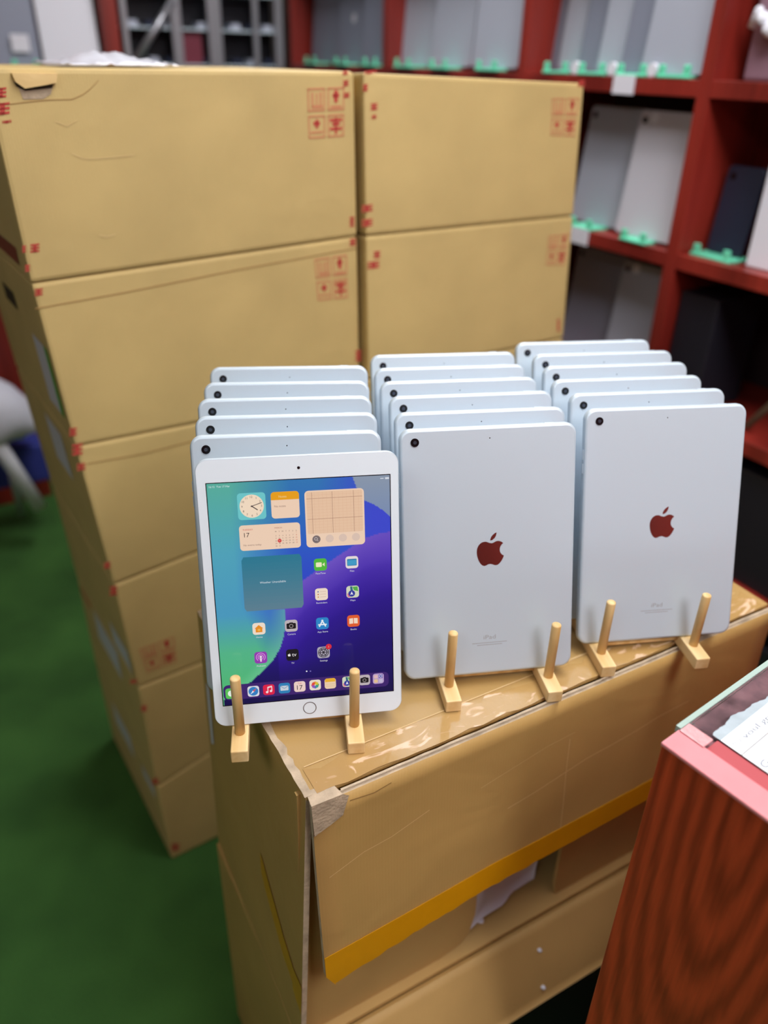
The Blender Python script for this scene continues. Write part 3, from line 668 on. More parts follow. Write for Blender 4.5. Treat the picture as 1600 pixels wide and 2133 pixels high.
# lower flap hanging from the front bottom edge; corrugated end
phi = math.radians(61); LF = .102
def lf(u, v, off=0):
    d = Vector((0, -math.cos(phi), -math.sin(phi))); n_ = Vector((0, -math.sin(phi), math.cos(phi)))
    bow = .002*math.sin(PI*v)
    return up @ (Vector((-.014+u*(BW+.014), .0, -BH+T-.006)) + d*LF*v + n_*(off+bow))
mb = MB(); NF, NV = 12, 8
for off in (.006, 0):
    for j in range(NV+1):
        for i in range(NF+1): mb.v.append(lf(i/NF, j/NV, off))
st = (NF+1)*(NV+1)
for j in range(NV):
    for i in range(NF):
        k = j*(NF+1)+i; mb.f += [(k, k+NF+1, k+NF+2, k+1), (st+k, st+k+1, st+k+NF+2, st+k+NF+1)]; mb.mi += [0, 0]; mb.sm += [True, True]
for i in range(NF):
    for j in (0, NV): k = j*(NF+1)+i; mb.f.append((k, k+1, st+k+1, st+k)); mb.mi.append(1 if j else 0); mb.sm.append(False)
for j in range(NV):
    for i in (0, NF): k = j*(NF+1)+i; mb.f.append((k, k+NF+1, st+k+NF+1, st+k)); mb.mi.append(1); mb.sm.append(False)
lfo = mb.build('lower_flap', M_KI, fb, mats=[M_KI, M_WORN])
mb = MB(); N = 150                               # flutes of the double wall at the cut edge
for r_, o_ in enumerate((.0018, .0044)):
    for i in range(N):
        u = (i+.5*r_)/N; c0, c1 = u, u+.35/N
        for t_ in (0,):
            p = [lf(c0, 1.0, o_-.0009), lf(c1, 1.0, o_-.0009), lf(c1, 1.0, o_+.0009), lf(c0, 1.0, o_+.0009)]
            dd = Vector((0, -math.cos(phi), -math.sin(phi)))*.0004; mb.poly([q+dd for q in p])
mb.build('corrugation', M_SHADE, lfo)
# second carton under it, open to the front
H2 = ZT-BH-.0015
lo_ = empty('cardboard_box', M=FX @ Matrix.Translation((0, 0, -BH-.0015-H2)))
tag(lo_, 'lower cardboard box standing on the turf under the tablet display', 'cardboard box')
def lbx(name, lo, hi, m=M_KF):
    mb = MB(); mb.box(lo, hi); bevel(mb.build(name, m, lo_), .002)
lbx('top_panel', (-.012, .006, H2-.006), (BW, BD, H2)); lbx('bottom_panel', (-.012, .006, .001), (BW, BD, .007))
lbx('side_panel', (-.012, .006, .007), (-.006, BD, H2-.006)); lbx('side_panel', (BW-.006, .006, .007), (BW, BD, H2-.006)); lbx('back_panel', (-.006, BD-.006, .007), (BW-.006, BD, H2-.006))
lbx('shade_block', (-.0055, .0065, .0075), (BW-.0065, .05, .2), M_DARK)  # near-black block standing in for the shade inside the open carton
# foam wrapped item inside the front carton, with crumbs
mb = MB(); NX, NZ = 14, 10
def fm(u, v, y): return FX @ Vector((.214+.122*u, y+(.007*min(1, max(0, (u-.12)*8)) if y < .1 else 0)-.006*math.sin(5*u+3*v)+.004*noise.noise(Vector((u*5, v*5, 2))), -BH+.0065+.004+.27*v+.005*(u > .12)*(1-v)))
for y in (.026, .24):
    for j in range(NZ+1):
        for i in range(NX+1): mb.v.append(fm(i/NX, j/NZ, y))
st = (NX+1)*(NZ+1)
for j in range(NZ):
    for i in range(NX):
        k = j*(NX+1)+i; mb.f += [(k, k+1, k+NX+2, k+NX+1), (st+k, st+k+NX+1, st+k+NX+2, st+k+1)]; mb.mi += [0, 0]; mb.sm += [True, True]
for i in range(NX):
    for j in (0, NZ): k = j*(NX+1)+i; mb.f.append((k, k+1, st+k+1, st+k)); mb.mi.append(0); mb.sm.append(True)
for j in range(NZ):
    for i in (0, NX): k = j*(NX+1)+i; mb.f.append((k, k+NX+1, st+k+NX+1, st+k)); mb.mi.append(0); mb.sm.append(True)
tag(mb.build('foam_wrapped_item', M_FOAM), 'white foam wrapped item seen through the opening of the front box', 'wrapped item')
def crumb(p, r, lb):
    bm = bmesh.new(); bmesh.ops.create_icosphere(bm, subdivisions=2, radius=r)
    for v in bm.verts: v.co = Vector((v.co.x*1.2, v.co.y, v.co.z*.8))*(1+.25*noise.noise(v.co*400)) + p
    me = bpy.data.meshes.new('foam_crumb'); bm.to_mesh(me); bm.free(); me.materials.append(M_FOAM)
    o = bpy.data.objects.new('foam_crumb', me); COL.objects.link(o); tag(o, lb, 'foam crumb', 'foam crumbs')
crumb(FX @ Vector((.242, .028, -BH+T+.0038)), .0045, 'white foam crumb lying in front of the foam wrapped item')
crumb(FX @ up.inverted() @ lf(.51, .40, .008) if False else (FX @ Matrix.Translation((0, 0, -BH))) @ lf(.51, .33, .0075), .0026, 'upper foam crumb stuck to the hanging lower flap')
crumb((FX @ Matrix.Translation((0, 0, -BH))) @ lf(.50, .80, .0075), .0028, 'lower foam crumb on the flap near its corrugated edge')

# ------------------------------------------------------------------ wooden racks
def rack(x, y, yaw, xl, xr, label):
    F = Matrix.Translation((x, y, ZT)) @ Matrix.Rotation(yaw, 4, 'Z')
    t = empty('wooden_rack', M=F); tag(t, label, 'rack', 'wooden plate racks holding tablets')
    L0, L1 = -.034, .272
    for xc in (xl, xr):
        mb = MB(); mb.box((xc-.0078, L0, .0006), (xc+.0078, L1, .0146)); r_ = bevel(mb.build('rail', M_PINE, t), .0012)
        for k in range(7):
            y0 = -.0105+.0427*k
            mb = MB(); mb.tube((xc, y0, .012), (xc, y0, .0146+.0665), .0047, n=20, dome=.45); mb.build('dowel', M_PINEV, t)
    for yy in (.012, .12, .245):
        mb = MB(); mb.tube((xl+.007, yy, .0085), (xr-.007, yy, .0085), .0042, n=14); mb.build('crossbar', M_PINEV, t)
    return t
LT = [[-0.0641, 0.5428, 0.1649, 0.26], [-0.0806, 0.5849, 0.1402, 0.2903], [-0.0862, 0.6275, 0.1268, 0.29], [-0.0932, 0.6715, 0.1235, 0.2783], [-0.098, 0.7148, 0.106, 0.293], [-0.1009, 0.7626, 0.1097, 0.2847]]
MT = [[0.1111, 0.6122, 0.1729, 0.3109], [0.1058, 0.6516, 0.1635, 0.3028], [0.1006, 0.695, 0.1705, 0.2994], [0.09, 0.7362, 0.1643, 0.2937], [0.0831, 0.7773, 0.162, 0.2974], [0.0774, 0.8212, 0.158, 0.3037]]
RT = [[0.2961, 0.6736, 0.1542, 0.303], [0.2883, 0.7158, 0.1604, 0.2938], [0.2762, 0.7558, 0.1585, 0.2901], [0.2739, 0.7995, 0.1602, 0.2872], [0.2685, 0.841, 0.1581, 0.2867], [0.2537, 0.8829, 0.1568, 0.2909]]
rack(LT[0][0], LT[0][1], math.radians(7.4), -.0645, .0405, 'light wooden rack under the left row of tablets, overhanging the box corner')
rack(MT[0][0], MT[0][1], math.radians(9.5), -.0445, .0585, 'light wooden rack under the middle row of tablets')
rack(RT[0][0], RT[0][1]-.002, math.radians(9.1), -.0655, .0385, 'light wooden rack under the right row of tablets')

# ------------------------------------------------------------------ tablets
TW, TH = .1741, .2506
def shell(mb, front, flip=False):
    prof = [(.0030, 0), (.0017, .00035), (.0007, .0011), (.0001, .0024), (0, .0038), (0, .0068), (.0005, .0075)]
    if flip: prof = [(.0004, 0), (0, .0006), (0, .0036), (.0001, .005), (.0007, .0064), (.0017, .0071), (.003, .0075)]
    n = None
    for ins, y in prof:
        pp = rrect(0, TH/2, TW-2*ins, TH-2*ins, .0112-ins, 10); n = len(pp); mb.v += [Vector((x, y, z)) for x, z in pp]
    for j in range(len(prof)-1):
        for k in range(n): mb.f.append((j*n+k, j*n+(k+1) % n, (j+1)*n+(k+1) % n, (j+1)*n+k)); mb.mi.append(0); mb.sm.append(True)
    L = (len(prof)-1)*n
    mb.f.append(tuple(range(n))[::-1]); mb.mi.append(0); mb.sm.append(False)
    mb.f.append(tuple(range(L, L+n))); mb.mi.append(0); mb.sm.append(False)
def flat(mb, pts, y, mi=0, F=None):
    p = [Vector((x, y, z)) for x, z in pts]; mb.poly([F @ q for q in p] if F else p, mi)
def bez(p0, p1, p2, p3, n=8): return [tuple((1-t)**3*a+3*(1-t)**2*t*b+3*(1-t)*t*t*c+t**3*d for a, b, c, d in zip(p0, p1, p2, p3)) for t in [i/n for i in range(n)]]
# logo outline: fruit with a bite at the right, leaf above (unit: body about 1 wide)
BODY = []
for s_ in [((-.02, .30), (.10, .24), (.16, .36), (.30, .37)), ((.30, .37), (.40, .375), (.50, .33), (.56, .25)),
           ((.56, .25), (.36, .13), (.34, -.20), (.60, -.31)), ((.60, -.31), (.54, -.48), (.40, -.72), (.25, -.72)), ((.25, -.72), (.12, -.72), (.10, -.65), (-.03, -.65)),
           ((-.03, -.65), (-.16, -.65), (-.18, -.72), (-.29, -.72)), ((-.29, -.72), (-.50, -.70), (-.66, -.25), (-.62, .02)), ((-.62, .02), (-.58, .26), (-.42, .37), (-.27, .37)), ((-.27, .37), (-.14, .37), (-.10, .30), (-.02, .30))]:
    BODY += bez(*s_)
LEAF = bez((-.02, .40), (-.03, .56), (.10, .70), (.26, .76), 6)+bez((.26, .76), (.27, .60), (.16, .42), (-.02, .40), 6)
def logo_polys(mb, cx, cz, s_, y, F=None, mi=0):
    n = len(mb.v)
    flat(mb, [(cx+x*s_, cz+z*s_) for x, z in BODY], y, mi, F); flat(mb, [(cx+x*s_, cz+z*s_) for x, z in LEAF], y, mi, F)
def back_tablet():
    t = empty('tablet')
    mb = MB(); shell(mb, False); mb.build('shell', M_ALU, t)
    mb = MB(); flat(mb, rrect(0, TH/2, TW-.003, TH-.003, .0098, 8)[::-1], .0079); o = mb.build('front_glass', M_BEZ, t)
    x, z = -TW/2+.0145, TH-.0125
    mb = MB(); mb.tube((x, .001, z), (x, -.0008, z), .0040, n=24); c = mb.build('camera_lens', M_BLACK, t)
    mb = MB(); mb.tube((x, -.0007, z), (x, -.0010, z), .0017, n=16); mb.build('lens_glass', M_LENS, c)
    mb = MB(); mb.tube((0, .0005, z+.001), (0, -.0001, z+.001), .0006, n=8); mb.build('microphone_hole', M_BLACK, t)
    mb = MB(); logo_polys(mb, .001, TH*.517, .0225, -.00012); mb.build('logo', M_MIRR, t)
    F = Matrix.Translation((0, -.00012, .037))
    mb = MB(); add_text(mb, 'iPad', F, .0062, center=True, width=.0125)
    for r_, (a, b) in enumerate(((-.018, .018), (-.013, .013))): flat(mb, [(a, .0335-.0022*r_), (b, .0335-.0022*r_), (b, .0329-.0022*r_), (a, .0329-.0022*r_)], -.00012)
    mb.build('back_lettering', M_TXT, t)
    for zz in (.204, .190):
        mb = MB(); mb.box((-TW/2-.0006, .0028, zz-.005), (-TW/2+.001, .0048, zz+.005)); bevel(mb.build('side_button', M_ALU, t), .0004)
    mb = MB(); mb.box((TW/2-.032, .003, TH-.001), (TW/2-.022, .005, TH+.0005)); bevel(mb.build('power_button', M_ALU, t), .0003)
    return t
ZTAB = HC-.5360963-.0006
def place(t, p):
    x, y, yaw, lean = p
    t.matrix_world = Matrix.Translation((x, y, ZTAB)) @ Matrix.Rotation(yaw, 4, 'Z') @ Matrix.Rotation(-lean, 4, 'X')
proto = None
ORD = ['front', 'second', 'third', 'fourth', 'fifth', 'rearmost']
for rn, row in (('left', LT), ('middle', MT), ('right', RT)):
    for i, p in enumerate(row):
        if rn == 'left' and i == 0: continue
        t = back_tablet() if proto is None else copy_tree(proto)
        if proto is None: proto = t
        place(t, p)
        if rn == 'left': lb = ('silver backed tablet directly behind the lit screen one in the left rack' if i == 1 else 'rearmost silver backed tablet of the left rack' if i == 5 else 'silver backed tablet, %s from the front of the left rack' % ORD[i])
        elif i == 0: lb = 'silver backed tablet with mirror logo at the front of the %s rack' % rn
        elif i == 5: lb = 'rearmost silver backed tablet of the %s rack' % rn
        else: lb = 'silver backed tablet, %s from the front of the %s rack' % (ORD[i], rn)
        tag(t, lb, 'tablet', 'silver backed tablets in the %s rack' % rn)

# --- the one with its screen on
lt = empty('tablet'); place(lt, LT[0]); tag(lt, 'white framed tablet showing its lit home screen, front of left rack', 'tablet')
mb = MB(); shell(mb, True, flip=True); mb.build('shell', M_ALU, lt)
mb = MB(); flat(mb, rrect(0, TH/2, TW-.0012, TH-.0012, .0106, 10), -.00008)
bz = mb.build('bezel', M_BEZ, lt)
mb = MB(); mb.tube((0, 0, TH-.0108), (0, -.0003, TH-.0108), .0013, n=16); mb.build('front_camera', M_BLACK, lt)
mb = MB(); R_, r_ = .0062, .0055
for k in range(40):
    a, b = 2*PI*k/40, 2*PI*(k+1)/40
    mb.poly([(R_*math.cos(a), -.0003, .0112+R_*math.sin(a)), (R_*math.cos(b), -.0003, .0112+R_*math.sin(b)), (r_*math.cos(b), -.0003, .0112+r_*math.sin(b)), (r_*math.cos(a), -.0003, .0112+r_*math.sin(a))])
mb.build('home_button', M_RING, lt)
LM = lt.matrix_world.copy(); LI = LM.inverted(); LP = LM.translation; LN = (LM.to_3x3() @ Vector((0, 1, 0)))
def loc(cx_, cy_):                             # point of the screen plane, from coordinates in a close-up of the photograph
    p = LI @ hit(400+cx_/3.048, 920+cy_/3.048, LP, LN); return (p.x, p.z)
s0 = loc(92, 266); s1_ = loc(1258, 213); s2_ = loc(1273, 1575); s3_ = loc(200, 1680)
SX0, SX1 = (s0[0]+s3_[0])/2, (s1_[0]+s2_[0])/2; SZ1, SZ0 = (s0[1]+s1_[1])/2, (s2_[1]+s3_[1])/2
SW, SH_ = SX1-SX0, SZ1-SZ0
mb = MB(); flat(mb, [(SX0-.0008, SZ0-.0008), (SX1+.0008, SZ0-.0008), (SX1+.0008, SZ1+.0008), (SX0-.0008, SZ1+.0008)], -.00015); mb.build('display_border', M_BLACK, lt)
# wallpaper
def mixc(a, b, t): t = max(0, min(1, t)); return tuple(x*(1-t)+y*t for x, y in zip(a, b))
def norm(cx_, cy_): x, z = loc(cx_, cy_); return ((x-SX0)/SW, (SZ1-z)/SH_)
arc = [norm(*p) for p in ((560, 1020), (640, 960), (705, 880), (780, 825), (860, 770), (980, 690), (1090, 615), (1180, 585), (1262, 570))]
grn = [norm(*p) for p in ((590, 1060), (592, 1150), (585, 1230), (560, 1310), (520, 1380), (455, 1450), (385, 1515), (330, 1560), (270, 1600), (200, 1640))]
crn = [norm(*p) for p in ((1020, 225), (1045, 290), (1070, 340), (1096, 372), (1150, 394), (1205, 430), (1258, 478))]
def interp(pts, x, ix=0):
    iy = 1-ix; ps = sorted(pts, key=lambda p: p[ix])
    if x <= ps[0][ix]: return ps[0][iy]
    for a, b in zip(ps, ps[1:]):
        if x <= b[ix]: return a[iy]+(b[iy]-a[iy])*(x-a[ix])/(b[ix]-a[ix]+1e-9)
    return ps[-1][iy]
def wall(u, v):
    xl = mixc((88, 178, 160), (80, 168, 192), v/.3); xl = mixc(xl, (74, 158, 196), (v-.3)/.25); xl = mixc(xl, (84, 186, 140), (v-.58)/.17); xl = mixc(xl, (82, 190, 118), (v-.75)/.2)
    mid = mixc((46, 120, 184), (40, 96, 200), v/.3); mid = mixc(mid, (44, 72, 204), (v-.25)/.2)
    c = mixc(xl, mid, (u-.12)/.33 - max(0, (v-.5))*1.2)
    c = mixc(c, (60, 74, 208), (u-.6)/.3)
    gx = interp(grn, v, 1) if v > grn[0][1] else None
    av = interp(arc, u, 0)
    inpur = (v > av and u > arc[0][0]-.03) or (v > grn[0][1] and u > (gx if gx is not None else 1))
    if v > grn[0][1] and gx is not None and u <= gx:
        k_ = max(0, 1-(gx-u)/.09); c = mixc(c, (120, 210, 160), k_*.55)
        inpur = False
    if inpur:
        dd = v-(av if u > arc[0][0]-.03 else grn[0][1]-.15)
        c = mixc((112, 84, 200), (72, 44, 176), dd/.15); c = mixc(c, (44, 18, 146), (dd-.12)/.15); c = mixc(c, (22, 8, 104), (dd-.25)/.25); c = mixc(c, (14, 6, 78), (v-.8)/.2)
        c = mixc(c, (96, 70, 190), max(0, (u-.75)*1.6)*max(0, 1-dd/.3))
        if v > .93: c = mixc(c, (18, 10, 70), (v-.93)*12)
    if u > crn[0][0] and v < interp(crn, u, 0): c = mixc((142, 156, 176), (126, 146, 182), v*6)
    return c
NXW, NYW = 150, 200; vs = []; fs = []
for j in range(NYW+1):
    for i in range(NXW+1): vs.append((SX0+SW*i/NXW, -.0002, SZ1-SH_*j/NYW))
for j in range(NYW):
    for i in range(NXW): k = j*(NXW+1)+i; fs.append((k, k+NXW+1, k+NXW+2, k+1))
m = bpy.data.materials.new('wallpaper'); m.use_nodes = True; nt = m.node_tree; b = nt.nodes['Principled BSDF']
at = nt.nodes.new('ShaderNodeAttribute'); at.attribute_name = 'picture'; nt.links.new(at.outputs['Color'], b.inputs['Emission Color'])
EM = .88
b.inputs['Emission Strength'].default_value = EM; b.inputs['Base Color'].default_value = (.01, .01, .012, 1); b.inputs['Roughness'].default_value = .08; b.inputs['Specular IOR Level'].default_value = .3
disp = finish('display', vs, fs, m, lt)
ca = disp.data.color_attributes.new('picture', 'FLOAT_COLOR', 'POINT')
buf = []
for j in range(NYW+1):
    for i in range(NXW+1): buf += list(lin(wall(i/NXW, j/NYW)))+[1]
ca.data.foreach_set('color', buf)
# icons, widgets: one mesh of many colours per group
SCR = {}
def scol(rgb):
    nm = 'screen_%d_%d_%d' % rgb
    if nm not in SCR:
        m = mat(nm, rgb, .1, spec=.3, emit=EM); m.node_tree.nodes['Principled BSDF'].inputs['Base Color'].default_value = (.01, .01, .01, 1); SCR[nm] = m
    return SCR[nm]
class Scr:
    def __init__(s): s.mb = MB(); s.mats = []; s.n = 0
    def mi(s, rgb):
        m = scol(rgb)
        if m not in s.mats: s.mats.append(m)
        return s.mats.index(m)
    def p(s, pts, rgb, lay=0): flat(s.mb, pts, -.00026-.00003*lay, s.mi(rgb))
    def rr(s, cx, cz, w_, h_, r, rgb, lay=0): s.p(rrect(cx, cz, w_, h_, r, 5), rgb, lay)
    def disc(s, cx, cz, r, rgb, lay=0, n=20): s.p([(cx+r*math.cos(2*PI*k/n), cz+r*math.sin(2*PI*k/n)) for k in range(n)], rgb, lay)
    def ring(s, cx, cz, R1, r1, rgb, lay=0, a0=0, a1=2*PI, n=20):
        for k in range(n):
            a, b = a0+(a1-a0)*k/n, a0+(a1-a0)*(k+1)/n
            s.p([(cx+R1*math.cos(a), cz+R1*math.sin(a)), (cx+R1*math.cos(b), cz+R1*math.sin(b)), (cx+r1*math.cos(b), cz+r1*math.sin(b)), (cx+r1*math.cos(a), cz+r1*math.sin(a))], rgb, lay)
    def line(s, x0, z0_, x1, z1_, wd, rgb, lay=0):
        d = math.hypot(x1-x0, z1_-z0_); nx, nz = -(z1_-z0_)/d*wd/2, (x1-x0)/d*wd/2
        s.p([(x0+nx, z0_+nz), (x1+nx, z1_+nz), (x1-nx, z1_-nz), (x0-nx, z0_-nz)], rgb, lay)
    def text(s, st, cx, cz, size, rgb, lay=2, center=True, width=None):
        add_text(s.mb, st, Matrix.Translation((cx, -.00026-.00003*lay, cz)), size, s.mi(rgb), center, width)
    def build(s, name, par): return s.mb.build(name, s.mats[0], par, s.mats)
IW = .0114
PEACH = (246, 214, 188)
def icon(cx_, cy_, name, kind, dock=False):
    S = Scr(); x, z = loc(cx_, cy_); w_ = IW*(.92 if dock else 1); h = w_
    bgc = {'FaceTime': (84, 190, 60), 'Files': (238, 226, 226), 'Reminders': (246, 226, 206), 'Maps': (216, 222, 196), 'Home': (246, 228, 210), 'Camera': (196, 184, 190), 'App Store': (42, 138, 206), 'Books': (232, 96, 46), 'Podcasts': (150, 60, 180), 'TV': (20, 18, 26), 'Settings': (176, 170, 186),
           'Messages': (92, 200, 90), 'Safari': (226, 226, 236), 'Music': (228, 32, 74), 'Mail': (44, 132, 190), 'Calendar': (244, 216, 206), 'Photos': (240, 226, 210), 'Notes': (244, 212, 178), 'Library': (186, 158, 208)}[kind]
    S.rr(x, z, w_, h, w_*.23, bgc)
    k = w_/2
    if kind == 'FaceTime': S.rr(x-.12*w_, z, w_*.46, w_*.38, .0008, (244, 240, 200), 1); S.p([(x+.15*w_, z), (x+.33*w_, z+.16*w_), (x+.33*w_, z-.16*w_)], (244, 240, 200), 1)
    if kind == 'Files': S.rr(x, z, w_*.76, w_*.56, .0007, (40, 124, 176), 1); S.rr(x, z-.02*w_, w_*.7, w_*.42, .0006, (64, 160, 206), 2)
    if kind == 'Reminders':
        for q, c in ((.22, (70, 90, 170)), (0, (200, 90, 60)), (-.22, (220, 150, 60))): S.disc(x-.26*w_, z+q*w_, .0006, c, 1); S.line(x-.12*w_, z+q*w_, x+.36*w_, z+q*w_, .0004, (214, 184, 170), 1)
    if kind == 'Maps':
        S.p([(x, z+.42*w_), (x+.4*w_, z+.42*w_), (x+.44*w_, z+.02*w_), (x+.1*w_, z+.12*w_)], (86, 176, 76), 1); S.p([(x-.2*w_, z+.46*w_), (x-.02*w_, z+.46*w_), (x+.05*w_, z-.1*w_), (x-.15*w_, z-.1*w_)], (46, 110, 130), 2)
        S.p([(x-.45*w_, z-.1*w_), (x-.2*w_, z-.2*w_), (x-.2*w_, z-.45*w_), (x-.4*w_, z-.42*w_)], (226, 120, 150), 1); S.disc(x-.08*w_, z-.14*w_, .27*w_, (52, 60, 160), 3); S.p([(x-.08*w_, z+.04*w_), (x+.04*w_, z-.26*w_), (x-.08*w_, z-.2*w_), (x-.2*w_, z-.26*w_)], (240, 240, 250), 4)
    if kind == 'Home': S.p([(x-.34*w_, z+.02*w_), (x, z+.32*w_), (x+.34*w_, z+.02*w_), (x+.26*w_, z+.02*w_), (x+.26*w_, z-.3*w_), (x-.26*w_, z-.3*w_), (x-.26*w_, z+.02*w_)], (240, 146, 34), 1); S.rr(x, z-.1*w_, .2*w_, .2*w_, .0004, (250, 186, 80), 2)
    if kind == 'Camera': S.rr(x, z-.02*w_, .74*w_, .48*w_, .001, (24, 20, 24), 1); S.rr(x, z+.2*w_, .3*w_, .16*w_, .0005, (24, 20, 24), 1); S.ring(x, z-.02*w_, .17*w_, .11*w_, (150, 140, 140), 2)
    if kind == 'App Store': S.line(x+.05*w_, z+.3*w_, x-.26*w_, z-.28*w_, .0012, (236, 244, 250), 1); S.line(x-.05*w_, z+.3*w_, x+.26*w_, z-.28*w_, .0012, (236, 244, 250), 1); S.line(x-.34*w_, z-.1*w_, x+.34*w_, z-.1*w_, .0012, (236, 244, 250), 1)
    if kind == 'Books': S.p([(x-.34*w_, z+.22*w_), (x-.03*w_, z+.24*w_), (x-.03*w_, z-.22*w_), (x-.34*w_, z-.24*w_)], (250, 224, 200), 1); S.p([(x+.34*w_, z+.22*w_), (x+.03*w_, z+.24*w_), (x+.03*w_, z-.22*w_), (x+.34*w_, z-.24*w_)], (250, 224, 200), 1)
    if kind == 'Podcasts':
        S.disc(x, z+.06*w_, .1*w_, (248, 226, 244), 2); S.p([(x-.09*w_, z-.06*w_), (x+.09*w_, z-.06*w_), (x+.05*w_, z-.36*w_), (x-.05*w_, z-.36*w_)], (248, 226, 244), 2)
        for R2 in (.24, .38): S.ring(x, z+.04*w_, R2*w_, (R2-.06)*w_, (226, 150, 232), 1, -.9, PI+.9)
    if kind == 'TV':
        logo_polys(S.mb, x-.25*w_, z+.02*w_, .0021, -.00032, mi=S.mi((244, 240, 244))); S.text('tv', x+.14*w_, z-.13*w_, .0052, (244, 240, 244), 2)
    if kind == 'Settings':
        S.ring(x, z, .43*w_, .37*w_, (48, 44, 54), 1); S.ring(x, z, .31*w_, .24*w_, (48, 44, 54), 1); S.disc(x, z, .1*w_, (48, 44, 54), 1)
        for q in range(6): S.line(x+.08*w_*math.cos(q*PI/3), z+.08*w_*math.sin(q*PI/3), x+.4*w_*math.cos(q*PI/3), z+.4*w_*math.sin(q*PI/3), .0006, (48, 44, 54), 2)
        S.disc(x+.43*w_, z+.47*w_, .24*w_, (222, 44, 62), 3); S.text('1', x+.43*w_, z+.38*w_, .0028, (250, 200, 200), 4)
    if kind == 'Messages': S.disc(x, z, .3*w_, (236, 250, 236), 1)
    if kind == 'Safari':
        S.disc(x, z, .42*w_, (50, 130, 200), 1); S.p([(x+.28*w_, z+.28*w_), (x+.06*w_, z-.06*w_), (x-.06*w_, z+.06*w_)], (224, 90, 90), 2); S.p([(x-.28*w_, z-.28*w_), (x+.06*w_, z-.06*w_), (x-.06*w_, z+.06*w_)], (240, 240, 250), 2)
    if kind == 'Music':
        S.disc(x-.16*w_, z-.22*w_, .11*w_, (252, 226, 230), 1); S.disc(x+.18*w_, z-.14*w_, .11*w_, (252, 226, 230), 1); S.line(x-.08*w_, z-.22*w_, x-.08*w_, z+.24*w_, .0008, (252, 226, 230), 1); S.line(x+.26*w_, z-.14*w_, x+.26*w_, z+.32*w_, .0008, (252, 226, 230), 1); S.line(x-.1*w_, z+.22*w_, x+.28*w_, z+.3*w_, .0014, (252, 226, 230), 1)
    if kind == 'Mail': S.rr(x, z, .7*w_, .46*w_, .0007, (206, 216, 226), 1); S.line(x-.33*w_, z+.2*w_, x, z-.03*w_, .0004, (60, 120, 170), 2); S.line(x+.33*w_, z+.2*w_, x, z-.03*w_, .0004, (60, 120, 170), 2)
    if kind == 'Calendar': S.text('TUE', x, z+.24*w_, .002, (214, 70, 70), 1); S.text('17', x, z-.3*w_, .0066, (60, 50, 56), 1)
    if kind == 'Photos':
        for q, c in enumerate([(240, 150, 50), (220, 200, 60), (110, 180, 80), (60, 160, 150), (80, 110, 200), (150, 90, 190), (220, 70, 110), (230, 80, 60)]):
            a = PI/2-q*PI/4; S.disc(x+.2*w_*math.cos(a), z+.2*w_*math.sin(a), .14*w_, c, 1+q % 2)
    if kind == 'Notes':
        S.p([(x-.46*w_, z+.16*w_), (x+.46*w_, z+.16*w_), (x+.46*w_, z+.38*w_), (x+.36*w_, z+.5*w_), (x-.36*w_, z+.5*w_), (x-.46*w_, z+.38*w_)], (240, 180, 50), 1)
        for q in (-.05, -.25): S.line(x-.4*w_, z+q*w_, x+.4*w_, z+q*w_, .0003, (214, 184, 150), 1)
    if kind == 'Library':
        for a, b, c in ((-.22, .2, (230, 190, 190)), (.22, .22, (70, 70, 170)), (-.22, -.22, (236, 200, 150)), (.22, -.22, (200, 190, 220))): S.rr(x+a*w_, z+b*w_, .34*w_, .34*w_, .0006, c, 1)
        S.ring(x+.22*w_, z+.22*w_, .14*w_, .09*w_, (226, 226, 244), 2)
    if not dock: S.text(name, x, z-w_*.5-.0032, .0023, (226, 226, 240), 1)
    return S.build('app_icon', disp)
for a in ((815, 780, 'FaceTime'), (1015, 765, 'Files'), (822, 968, 'Reminders'), (1020, 952, 'Maps'), (425, 1187, 'Home'), (630, 1168, 'Camera'), (828, 1153, 'App Store'), (1025, 1137, 'Books'), (437, 1370, 'Podcasts'), (638, 1353, 'TV'), (835, 1337, 'Settings')):
    icon(a[0], a[1], a[2], a[2])
# dock
S = Scr(); d0 = loc(235, 1592); d1 = loc(1215, 1508); zc = (d0[1]+d1[1])/2
S.rr((d0[0]+d1[0])/2, zc, d1[0]-d0[0]+.010, .0150, .0045, (62, 34, 112)); dk = S.build('dock', disp)
DX = [250, 390, 488, 587, 684, 782, 878, 990, 1095, 1183]
for cxp, kd in zip(DX, ['Messages', 'Safari', 'Music', 'Mail', 'Calendar', 'Photos', 'Notes', 'Maps', 'Camera', 'Library']):
    t_ = (cxp-250)/933; ycr = 1598-95*t_
    o = icon(cxp, ycr, '', kd, True)
    for v in o.data.vertices: v.co.y -= .00004
# widgets
S = Scr()
def wrect(cs): ps = [loc(*c) for c in cs]; x0 = (ps[0][0]+ps[3][0])/2; x1 = (ps[1][0]+ps[2][0])/2; zt = (ps[0][1]+ps[1][1])/2; zb_ = (ps[2][1]+ps[3][1])/2; return x0, x1, zb_, zt
x0, x1, za, zt_ = wrect([(285, 328), (465, 320), (472, 490), (293, 498)]); cx, cz, w_, h_ = (x0+x1)/2, (za+zt_)/2, x1-x0, zt_-za
S.rr(cx, cz, w_, h_, .003, (112, 204, 208)); S.disc(cx, cz, w_*.43, (250, 226, 200), 1, 32)
for k in range(12):
    a = PI/2-(k+1)*PI/6; S.text(str(k+1), cx+w_*.345*math.cos(a), cz+w_*.345*math.sin(a)-.0009, .0026, (70, 60, 70), 2)
def hand(a, l, wd, c): S.line(cx-math.cos(a)*l*.1, cz-math.sin(a)*l*.1, cx+math.cos(a)*l, cz+math.sin(a)*l, wd, c, 3)
